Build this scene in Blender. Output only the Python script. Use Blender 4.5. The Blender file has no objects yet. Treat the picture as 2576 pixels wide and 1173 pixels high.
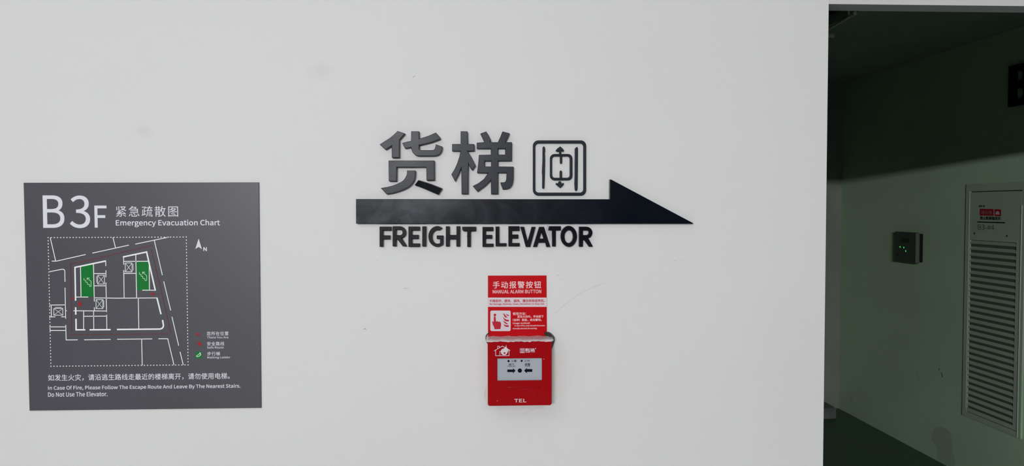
import bpy, bmesh, math, random
from mathutils import Vector, Matrix
random.seed(7)
C = bpy.context.scene.collection
SC = bpy.context.scene

# ---------------------------------------------------------------- camera
F_PX, CX, CY = 1950.0, 1288.0, 586.5
CAM = Vector((0.0, -1.5, 1.6))
yaw, pitch, roll = math.radians(2.54), math.radians(1.90), math.radians(-0.06)
fwd = Vector((math.sin(yaw) * math.cos(pitch), math.cos(yaw) * math.cos(pitch), -math.sin(pitch)))
rt = Vector((math.cos(yaw), -math.sin(yaw), 0.0))
up = rt.cross(fwd)
rt, up = rt * math.cos(roll) + up * math.sin(roll), -rt * math.sin(roll) + up * math.cos(roll)
cd = bpy.data.cameras.new('camera'); cam = bpy.data.objects.new('camera', cd); C.objects.link(cam)
m = Matrix((rt, up, -fwd)).transposed().to_4x4(); m.translation = CAM
cam.matrix_world = m
cd.sensor_width = 36.0; cd.sensor_fit = 'HORIZONTAL'; cd.lens = F_PX / 2576.0 * 36.0
cd.clip_start = 0.02; cd.clip_end = 60
SC.camera = cam

# ---------------------------------------------------------------- world, exposure
w = bpy.data.worlds.new('world'); SC.world = w; w.use_nodes = True
w.node_tree.nodes['Background'].inputs[0].default_value = (0.5, 0.55, 0.5, 1)
w.node_tree.nodes['Background'].inputs[1].default_value = 0.02
SC.view_settings.view_transform = 'Standard'
SC.view_settings.look = 'None'
SC.view_settings.exposure = 0.0
SC.view_settings.gamma = 1.0
SC.view_settings.use_curve_mapping = False

# ---------------------------------------------------------------- lamps' light (their fixtures are built further down)
def area(name, loc, target, sx, sy, power, col):
    l = bpy.data.lights.new(name, 'AREA'); l.shape = 'RECTANGLE'; l.size = sx; l.size_y = sy
    l.energy = power; l.color = col
    o = bpy.data.objects.new(name, l); C.objects.link(o)
    o.location = loc
    o.rotation_euler = (Vector(target) - Vector(loc)).to_track_quat('-Z', 'Y').to_euler()
    return o
LAMP_FAR = (-0.75, -5.2, 2.24)
LAMP_NEAR = (-1.15, -1.75, 2.62)
area('far_tube_light', LAMP_FAR, (-0.6, 0, 1.75), 1.2, 0.07, 165, (1.0, 1.0, 1.0))
area('near_tube_light', LAMP_NEAR, (-1.1, -1.55, 0), 1.2, 0.25, 6, (1.0, 1.0, 1.0))
area('near_tube_light', (0.9, -3.2, 2.62), (0.9, -3.0, 0), 1.2, 0.25, 14, (1.0, 1.0, 1.0))

# ---------------------------------------------------------------- frames: a wall plane with its own u (right), v (up) and depth
def ray(px, py):
    return fwd * F_PX + rt * (px - CX) + up * (CY - py)
class Frame:
    def __init__(s, O, X, name):
        s.O = Vector(O); s.X = Vector(X).normalized(); s.Z = Vector((0, 0, 1)); s.Y = s.Z.cross(s.X)  # Y points into the wall
        s.M = Matrix((s.X, s.Y, s.Z)).transposed().to_4x4(); s.M.translation = s.O
    def at(s, px, py, off=0.0):                 # measured picture point -> (u, v) on the plane standing off the wall
        d = ray(px, py); o = CAM - s.O
        t = (-off - o.dot(s.Y)) / d.dot(s.Y)
        p = o + d * t
        return (p.dot(s.X), p.z)
SIGN = Frame((0, 0, 0), (1, 0, 0), 'sign')
d0 = ray(2110, 1028); P0 = CAM + d0 * (-CAM.z / d0.z)
dv = ray(1160, 522); dv.z = 0; dv.normalize()
SIDE = Frame(P0, -dv, 'side')                  # u grows towards the viewer

# ---------------------------------------------------------------- materials
def mat(name, col, rough=0.5, metal=0.0, spec=0.5, coat=0.0, var=0.0, vscale=3.0, bump=0.0, bscale=80.0, bstretch=(1, 1, 1), rvar=0.0):
    m = bpy.data.materials.new(name); m.use_nodes = True
    nt = m.node_tree; b = nt.nodes['Principled BSDF']
    b.inputs['Base Color'].default_value = (*col, 1); b.inputs['Roughness'].default_value = rough
    b.inputs['Metallic'].default_value = metal; b.inputs['Specular IOR Level'].default_value = spec
    b.inputs['Coat Weight'].default_value = coat
    tc = nt.nodes.new('ShaderNodeTexCoord')
    if var or rvar:
        n = nt.nodes.new('ShaderNodeTexNoise'); n.inputs['Scale'].default_value = vscale; n.inputs['Detail'].default_value = 5
        nt.links.new(tc.outputs['Object'], n.inputs['Vector'])
        if var:
            r = nt.nodes.new('ShaderNodeMapRange'); r.inputs['From Min'].default_value = .3; r.inputs['From Max'].default_value = .7
            r.inputs['To Min'].default_value = 1 - var; r.inputs['To Max'].default_value = 1 + var
            x = nt.nodes.new('ShaderNodeVectorMath'); x.operation = 'SCALE'; x.inputs[0].default_value = col
            nt.links.new(n.outputs['Fac'], r.inputs['Value']); nt.links.new(r.outputs[0], x.inputs['Scale'])
            nt.links.new(x.outputs[0], b.inputs['Base Color'])
        if rvar:
            r = nt.nodes.new('ShaderNodeMapRange'); r.inputs['From Min'].default_value = .3; r.inputs['From Max'].default_value = .7
            r.inputs['To Min'].default_value = rough - rvar; r.inputs['To Max'].default_value = rough + rvar
            nt.links.new(n.outputs['Fac'], r.inputs['Value']); nt.links.new(r.outputs[0], b.inputs['Roughness'])
    if bump:
        mp = nt.nodes.new('ShaderNodeMapping'); mp.inputs['Scale'].default_value = bstretch
        n2 = nt.nodes.new('ShaderNodeTexNoise'); n2.inputs['Scale'].default_value = bscale; n2.inputs['Detail'].default_value = 4
        bp = nt.nodes.new('ShaderNodeBump'); bp.inputs['Strength'].default_value = bump; bp.inputs['Distance'].default_value = 0.001
        nt.links.new(tc.outputs['Object'], mp.inputs[0]); nt.links.new(mp.outputs[0], n2.inputs['Vector'])
        nt.links.new(n2.outputs['Fac'], bp.inputs['Height']); nt.links.new(bp.outputs[0], b.inputs['Normal'])
    return m
def emit(name, col, s):
    m = bpy.data.materials.new(name); m.use_nodes = True; b = m.node_tree.nodes['Principled BSDF']
    b.inputs['Base Color'].default_value = (*col, 1); b.inputs['Emission Color'].default_value = (*col, 1); b.inputs['Emission Strength'].default_value = s
    return m
M = dict(
    paint=mat('white_wall_paint', (.625, .625, .628), .6, spec=.3, var=.012, vscale=2.5, bump=.12, bscale=260),
    lobby=mat('lobby_grey_paint', (.22, .23, .24), .8),
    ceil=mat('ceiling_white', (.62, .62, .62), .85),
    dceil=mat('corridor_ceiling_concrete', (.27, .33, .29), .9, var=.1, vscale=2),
    door_steel=mat('grey_door_frame_paint', (.55, .54, .56), .5, bump=.05),
    side=mat('pale_green_wall_paint', (.49, .66, .47), .65, spec=.3, var=.07, vscale=1.6, bump=.1, bscale=120),
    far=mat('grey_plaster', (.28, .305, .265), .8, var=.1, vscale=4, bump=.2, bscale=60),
    floor=mat('dark_green_floor_paint', (.034, .100, .052), .45, var=.25, vscale=3.5, bump=.1, bscale=40, rvar=.08),
    lfloor=mat('lobby_floor_grey_tile', (.30, .31, .30), .35, var=.05, vscale=3),
    kerb=mat('grey_concrete', (.15, .155, .16), .85, var=.25, vscale=14, bump=.3, bscale=70),
    black=mat('glossy_black_acrylic', (.0018, .0035, .0075), .24, spec=.085, bump=.07, bscale=30, bstretch=(.5, 1, 2.2), rvar=.05, vscale=12),
    black_film=mat('black_acrylic_with_wrinkled_film', (.017, .020, .029), .30, spec=.085, bump=.06, bscale=160, bstretch=(.35, 1, 2.6), rvar=.04, vscale=10),
    black_matt=mat('black_letter_paint', (.0022, .003, .006), .26, spec=.09, rvar=.06, vscale=30),
    chart=mat('dark_grey_chart_board', (.060, .060, .072), .40, spec=.4, var=.05, vscale=4, bump=.05, bscale=25),
    print_w=mat('pale_grey_print', (.66, .66, .72), .4, spec=.15),
    map_w=mat('white_map_line_print', (.78, .79, .80), .4, spec=.15),
    print_g=mat('green_print', (.006, .16, .028), .4, spec=.15),
    print_gw=mat('pale_green_print', (.60, .80, .62), .4, spec=.15),
    print_r=mat('red_print', (.36, .012, .02), .4, spec=.15),
    print_dr=mat('dull_red_line_print', (.145, .04, .045), .4, spec=.15),
    sign_red=mat('red_sign_plastic', (.45, .003, .007), .28, spec=.08, var=.03, vscale=9),
    sign_w=mat('white_sign_print', (.60, .535, .58), .4, spec=.15),
    sign_pink=mat('pale_pink_letter_print', (.76, .49, .51), .4, spec=.15),
    sign_rt=mat('red_letter_print', (.42, .01, .025), .4, spec=.15),
    red=mat('red_call_point_plastic', (.30, .0012, .004), .2, spec=.16, bump=.04, bscale=60),
    panelw=mat('pale_blue_grey_panel', (.34, .37, .415), .35, spec=.2),
    ink=mat('black_panel_print', (.003, .003, .008), .5, spec=.05),
    crease=mat('lifted_film_crease', (.085, .09, .105), .3, spec=.2),
    smear=mat('dried_glue', (.40, .40, .42), .4),
    wire=mat('dark_wire_insulation', (.035, .033, .028), .5),
    galv=mat('pipe_painted_highlight', (.75, .75, .66), .35, metal=.2, var=.15, vscale=20),  # the pipe's highlight is put into this pale base colour
    dark_metal=mat('dark_painted_duct', (.03, .035, .032), .6),
    cab=mat('pale_grey_green_cabinet_paint', (.44, .57, .43), .45, var=.04, vscale=6),
    slat=mat('louvre_slat_paint', (.40, .53, .40), .5),
    vent_shade=mat('painted_vent_shade', (.09, .13, .09), .9),  # shade between the louvre slats, painted as a dark backing
    strip=mat('painted_lit_edge', (.75, .76, .70), .35, metal=.5),  # pale tone stands in for light caught on the door edge
    box_d=mat('dark_green_grey_plastic', (.045, .066, .046), .45, var=.05),
    box_l=mat('grey_plastic', (.12, .125, .105), .5),
    screen=mat('black_display_glass', (.004, .004, .004), .2),
    led=emit('lit_green_led', (.05, .62, .09), 1.0),
    tube=emit('lit_tube', (1, 1, .97), 6.0),
    white_metal=mat('white_lamp_metal', (.7, .7, .7), .4),
    mark=mat('grey_scuff', (.33, .325, .32), .7),
    markf=mat('faint_scuff', (.50, .49, .47), .7),
    markd=mat('dark_scuff', (.06, .07, .06), .8),
    gmark=mat('faint_grey_green_stain', (.40, .54, .39), .8),
    putty=mat('old_wall_putty', (.575, .57, .54), .8, bump=.15, bscale=120),
)
# white paint: faint grime round the call point and hand marks beside the doorway
def grime_on_paint():
    nt = M['paint'].node_tree; b = nt.nodes['Principled BSDF']
    src = b.inputs['Base Color'].links[0].from_socket
    tc = nt.nodes.new('ShaderNodeTexCoord')
    n = nt.nodes.new('ShaderNodeTexNoise'); n.inputs['Scale'].default_value = 34; n.inputs['Detail'].default_value = 6
    nt.links.new(tc.outputs['Object'], n.inputs['Vector'])
    last = src
    for (u, v, ru, rv, amt) in ((0.125, 1.28, .055, .11, .10), (-.30, 1.86, .03, .02, .16), (.62, 1.25, .10, .22, .05), (-.63, 1.745, .02, .015, .14), (.10, 1.19, .11, .03, .07)):
        s = nt.nodes.new('ShaderNodeVectorMath'); s.operation = 'SUBTRACT'; s.inputs[1].default_value = (u, 0, v)
        q = nt.nodes.new('ShaderNodeVectorMath'); q.operation = 'MULTIPLY'; q.inputs[1].default_value = (1 / ru, 0, 1 / rv)
        L = nt.nodes.new('ShaderNodeVectorMath'); L.operation = 'LENGTH'
        r = nt.nodes.new('ShaderNodeMapRange'); r.inputs['From Min'].default_value = .2; r.inputs['From Max'].default_value = 1.1
        r.inputs['To Min'].default_value = 1; r.inputs['To Max'].default_value = 0
        k = nt.nodes.new('ShaderNodeMath'); k.operation = 'MULTIPLY'
        k2 = nt.nodes.new('ShaderNodeMath'); k2.operation = 'MULTIPLY'; k2.inputs[1].default_value = amt * 2
        mx = nt.nodes.new('ShaderNodeMix'); mx.data_type = 'RGBA'
        mx.inputs['B'].default_value = (.42, .40, .35, 1)
        nt.links.new(tc.outputs['Object'], s.inputs[0]); nt.links.new(s.outputs[0], q.inputs[0]); nt.links.new(q.outputs[0], L.inputs[0])
        nt.links.new(L.outputs['Value'], r.inputs['Value']); nt.links.new(r.outputs[0], k.inputs[0]); nt.links.new(n.outputs['Fac'], k.inputs[1])
        nt.links.new(k.outputs[0], k2.inputs[0]); nt.links.new(k2.outputs[0], mx.inputs['Factor']); nt.links.new(last, mx.inputs['A'])
        last = mx.outputs['Result']
    nt.links.new(last, b.inputs['Base Color'])
grime_on_paint()
# arrow: worn film patches, with pale gloss painted into the colour towards the left
def wear_and_gloss_on_arrow():
    nt = M['black'].node_tree; b = nt.nodes['Principled BSDF']; tc = nt.nodes.new('ShaderNodeTexCoord')
    n = nt.nodes.new('ShaderNodeTexNoise'); n.inputs['Scale'].default_value = 13; n.inputs['Detail'].default_value = 3; n.inputs['Distortion'].default_value = 1.2
    sp = nt.nodes.new('ShaderNodeSeparateXYZ')
    g = nt.nodes.new('ShaderNodeMapRange'); g.inputs['From Min'].default_value = .12; g.inputs['From Max'].default_value = -.22
    q = nt.nodes.new('ShaderNodeMapRange'); q.inputs['From Min'].default_value = .42; q.inputs['From Max'].default_value = .66
    m_ = nt.nodes.new('ShaderNodeMath'); m_.operation = 'MULTIPLY'
    mx = nt.nodes.new('ShaderNodeMix'); mx.data_type = 'RGBA'
    mx.inputs['A'].default_value = (.0018, .0035, .0075, 1); mx.inputs['B'].default_value = (.030, .036, .046, 1)
    nt.links.new(tc.outputs['Object'], n.inputs['Vector']); nt.links.new(tc.outputs['Object'], sp.inputs[0])
    nt.links.new(sp.outputs['X'], g.inputs['Value']); nt.links.new(n.outputs['Fac'], q.inputs['Value'])
    nt.links.new(g.outputs[0], m_.inputs[0]); nt.links.new(q.outputs[0], m_.inputs[1]); nt.links.new(m_.outputs[0], mx.inputs['Factor'])
    nt.links.new(mx.outputs['Result'], b.inputs['Base Color'])
wear_and_gloss_on_arrow()
# clear film
fm = bpy.data.materials.new('crumpled_clear_film'); fm.use_nodes = True
nt = fm.node_tree; b = nt.nodes['Principled BSDF']
b.inputs['Base Color'].default_value = (.86, .84, .86, 1); b.inputs['Roughness'].default_value = .22; b.inputs['Alpha'].default_value = .55
b.inputs['Specular IOR Level'].default_value = .8
M['film'] = fm

# ---------------------------------------------------------------- object helpers
def link(name, me, parent=None, mw=None, material=None):
    o = bpy.data.objects.new(name, me); C.objects.link(o)
    if material: me.materials.append(material)
    if parent: o.parent = parent
    elif mw: o.matrix_world = mw
    return o
def tag(o, label=None, cat=None, group=None, kind=None):
    if label: o['label'] = label
    if cat: o['category'] = cat
    if group: o['group'] = group
    if kind: o['kind'] = kind
    return o
class Thing:
    """a thing on a wall plane; all its shapes are given in the plane's (u, v, depth) and stored about its own origin"""
    def __init__(s, name, frame, origin, label, cat, group=None, empty=True):
        s.frame = frame; s.o = Vector((origin[0], 0, origin[1])); s.name = name
        s.mw = frame.M @ Matrix.Translation(s.o); s.meta = (label, cat, group); s.root = None
        if empty:
            s.root = bpy.data.objects.new(name, None); C.objects.link(s.root); s.root.empty_display_size = .05
            s.root.matrix_world = s.mw; tag(s.root, *s.meta)
    def add(s, name, me, material, parent=None, label=None):
        if s.root is None:
            s.root = link(s.name, me, None, s.mw, material); tag(s.root, *s.meta); return s.root
        o = link(name, me, parent or s.root, None, material)
        if label: o['label'] = label
        return o
    # mesh makers (u, v in plane; y0 = front distance off the wall)
    def shape(s, polys, off, t=0.0, bevel=0.0, res=4):
        """polys: list of closed outlines, each a list of (u,v) or ('B', [(co,hl,hr)...]) ; even-odd filled. front face at off"""
        cu = bpy.data.curves.new('tmp', 'CURVE'); cu.dimensions = '2D'; cu.fill_mode = 'BOTH'; Q = 100.0   # built large, then scaled down, so the fill stays exact
        cu.resolution_u = res
        for P in polys:
            if isinstance(P, tuple) and P[0] == 'B':
                pts = P[1]; sp = cu.splines.new('BEZIER'); sp.bezier_points.add(len(pts) - 1); sp.use_cyclic_u = True
                for q, (co, hl, hr) in zip(sp.bezier_points, pts):
                    q.handle_left_type = q.handle_right_type = 'FREE'
                    q.co, q.handle_left, q.handle_right = [((a[0] - s.o.x) * Q, (a[1] - s.o.z) * Q, 0) for a in (co, hl, hr)]
            else:
                sp = cu.splines.new('POLY'); sp.points.add(len(P) - 1); sp.use_cyclic_u = True
                for q, (x, y) in zip(sp.points, P): q.co = ((x - s.o.x) * Q, (y - s.o.z) * Q, 0, 1)
        if t:
            cu.extrude = (t / 2 - bevel) * Q; cu.bevel_depth = bevel * Q; cu.bevel_resolution = 2; cu.offset = -bevel * Q
        ob = bpy.data.objects.new('tmp', cu)
        me = bpy.data.meshes.new_from_object(ob)
        bpy.data.objects.remove(ob); bpy.data.curves.remove(cu)
        me.transform(Matrix.Rotation(math.pi / 2, 4, 'X') @ Matrix.Scale(1 / Q, 4))
        me.transform(Matrix.Translation((0, -(off - t / 2) if t else -off, 0)))
        if t:
            for p in me.polygons: p.use_smooth = False
        return me
    def boxm(s, u0, u1, v0, v1, off, t, bevel=0.0, seg=2):
        """box whose front stands `off` off the wall and is `t` thick"""
        bm = bmesh.new(); bmesh.ops.create_cube(bm, size=1)
        for v in bm.verts:
            v.co = Vector(((u0 + u1) / 2 + v.co.x * (u1 - u0) - s.o.x, -off + t / 2 + v.co.y * t, (v0 + v1) / 2 + v.co.z * (v1 - v0) - s.o.z))
        if bevel: bmesh.ops.bevel(bm, geom=bm.edges[:], offset=bevel, segments=seg, affect='EDGES', profile=.5)
        me = bpy.data.meshes.new('box'); bm.to_mesh(me); bm.free(); return me
    def tubem(s, pts, r, n=8, closed=False):
        """pts: (u, v, off)"""
        P = [Vector((p[0] - s.o.x, -p[2], p[1] - s.o.z)) for p in pts]
        return tube_mesh(P, r, n)
def tube_mesh(P, r, n=8):
    bm = bmesh.new(); rings = []
    for i, p in enumerate(P):
        d = (P[min(i + 1, len(P) - 1)] - P[max(i - 1, 0)]).normalized()
        a = d.cross(Vector((0, 0, 1))); a = a.normalized() if a.length > .05 else d.cross(Vector((1, 0, 0))).normalized()
        b = d.cross(a)
        rr = r[i] if isinstance(r, (list, tuple)) else r
        rings.append([bm.verts.new(p + (a * math.cos(2 * math.pi * k / n) + b * math.sin(2 * math.pi * k / n)) * rr) for k in range(n)])
    for A, B in zip(rings, rings[1:]):
        for k in range(n):
            bm.faces.new((A[k], A[(k + 1) % n], B[(k + 1) % n], B[k]))
    bm.faces.new(rings[0][::-1]); bm.faces.new(rings[-1])
    for f in bm.faces: f.smooth = len(f.verts) == 4
    bmesh.ops.recalc_face_normals(bm, faces=bm.faces[:])
    me = bpy.data.meshes.new('tube'); bm.to_mesh(me); bm.free(); return me
def join_meshes(ms):
    bm = bmesh.new()
    for q in ms: bm.from_mesh(q)
    me = bpy.data.meshes.new('joined'); bm.to_mesh(me); bm.free(); return me
def wbox(name, x0, x1, y0, y1, z0, z1, material, kind='structure', bevel=0):
    bm = bmesh.new(); bmesh.ops.create_cube(bm, size=1)
    for v in bm.verts: v.co = Vector((v.co.x * (x1 - x0) , v.co.y * (y1 - y0), v.co.z * (z1 - z0)))
    if bevel: bmesh.ops.bevel(bm, geom=bm.edges[:], offset=bevel, segments=2, affect='EDGES')
    me = bpy.data.meshes.new(name); bm.to_mesh(me); bm.free()
    o = link(name, me, None, None, material); o.location = ((x0 + x1) / 2, (y0 + y1) / 2, (z0 + z1) / 2)
    if kind: o['kind'] = kind
    return o

# ---------------------------------------------------------------- 2D outline helpers
def smooth(pts, n=5, closed=True):
    """Catmull-Rom through the points"""
    out = []; N = len(pts)
    for i in range(N if closed else N - 1):
        g = lambda k: pts[k % N] if closed else pts[max(0, min(N - 1, k))]
        p0, p1, p2, p3 = g(i - 1), g(i), g(i + 1), g(i + 2)
        for k in range(n):
            t = k / n
            out.append(tuple(.5 * (2 * p1[a] + (p2[a] - p0[a]) * t + (2 * p0[a] - 5 * p1[a] + 4 * p2[a] - p3[a]) * t * t + (3 * p1[a] - p0[a] - 3 * p2[a] + p3[a]) * t ** 3) for a in (0, 1)))
    if not closed: out.append(pts[-1])
    return out
def rrect(x0, y0, x1, y1, r, n=6):
    out = []
    for cx, cy, a in ((x1 - r, y0 + r, -90), (x1 - r, y1 - r, 0), (x0 + r, y1 - r, 90), (x0 + r, y0 + r, 180)):
        for k in range(n + 1):
            t = math.radians(a + 90 * k / n); out.append((cx + r * math.cos(t), cy + r * math.sin(t)))
    return out
def circle(cx, cy, rx, ry=None, n=28):
    ry = ry or rx
    return [(cx + rx * math.cos(2 * math.pi * k / n), cy + ry * math.sin(2 * math.pi * k / n)) for k in range(n)]
def arc(cx, cy, rx, ry, a0, a1, n=10):
    return [(cx + rx * math.cos(math.radians(a0 + (a1 - a0) * k / n)), cy + ry * math.sin(math.radians(a0 + (a1 - a0) * k / n))) for k in range(n + 1)]
def star(cx, cy, r):
    return [(cx + (r if k % 2 == 0 else r * .42) * math.sin(math.pi * k / 5), cy - (r if k % 2 == 0 else r * .42) * math.cos(math.pi * k / 5)) for k in range(10)]
def strokes(lines, z):
    """flat ribbons of given half width along polylines; lines = [(pts, width)], returns a mesh-ready (verts, faces)"""
    V, Fc = [], []
    for pts, wd in lines:
        n = len(pts); L = []; h = wd / 2
        for i, p in enumerate(pts):
            a = Vector(pts[i]) - Vector(pts[i - 1]) if i else None
            b = Vector(pts[i + 1]) - Vector(p) if i < n - 1 else None
            if a is None or a.length == 0: a = b
            if b is None or b.length == 0: b = a
            a = a.normalized(); b = b.normalized()
            na, nb = Vector((-a.y, a.x)), Vector((-b.y, b.x)); mm = na + nb
            mm = mm.normalized() if mm.length > 1e-6 else na
            k = h / max(.35, mm.dot(na))
            L.append((Vector(p) + mm * k, Vector(p) - mm * k))
        base = len(V)
        for l, r_ in L: V += [(l.x, l.y), (r_.x, r_.y)]
        for i in range(n - 1): Fc.append((base + 2 * i, base + 2 * i + 1, base + 2 * i + 3, base + 2 * i + 2))
    return V, Fc
def stroke_mesh(T, lines, off):
    V, Fc = strokes(lines, 0)
    me = bpy.data.meshes.new('lines')
    me.from_pydata([(x - T.o.x, -off, y - T.o.z) for x, y in V], [], Fc)
    bm = bmesh.new(); bm.from_mesh(me)
    for f in bm.faces:
        f.normal_update()
        if f.normal.y > 0: f.normal_flip()
    bm.to_mesh(me); bm.free(); return me

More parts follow.
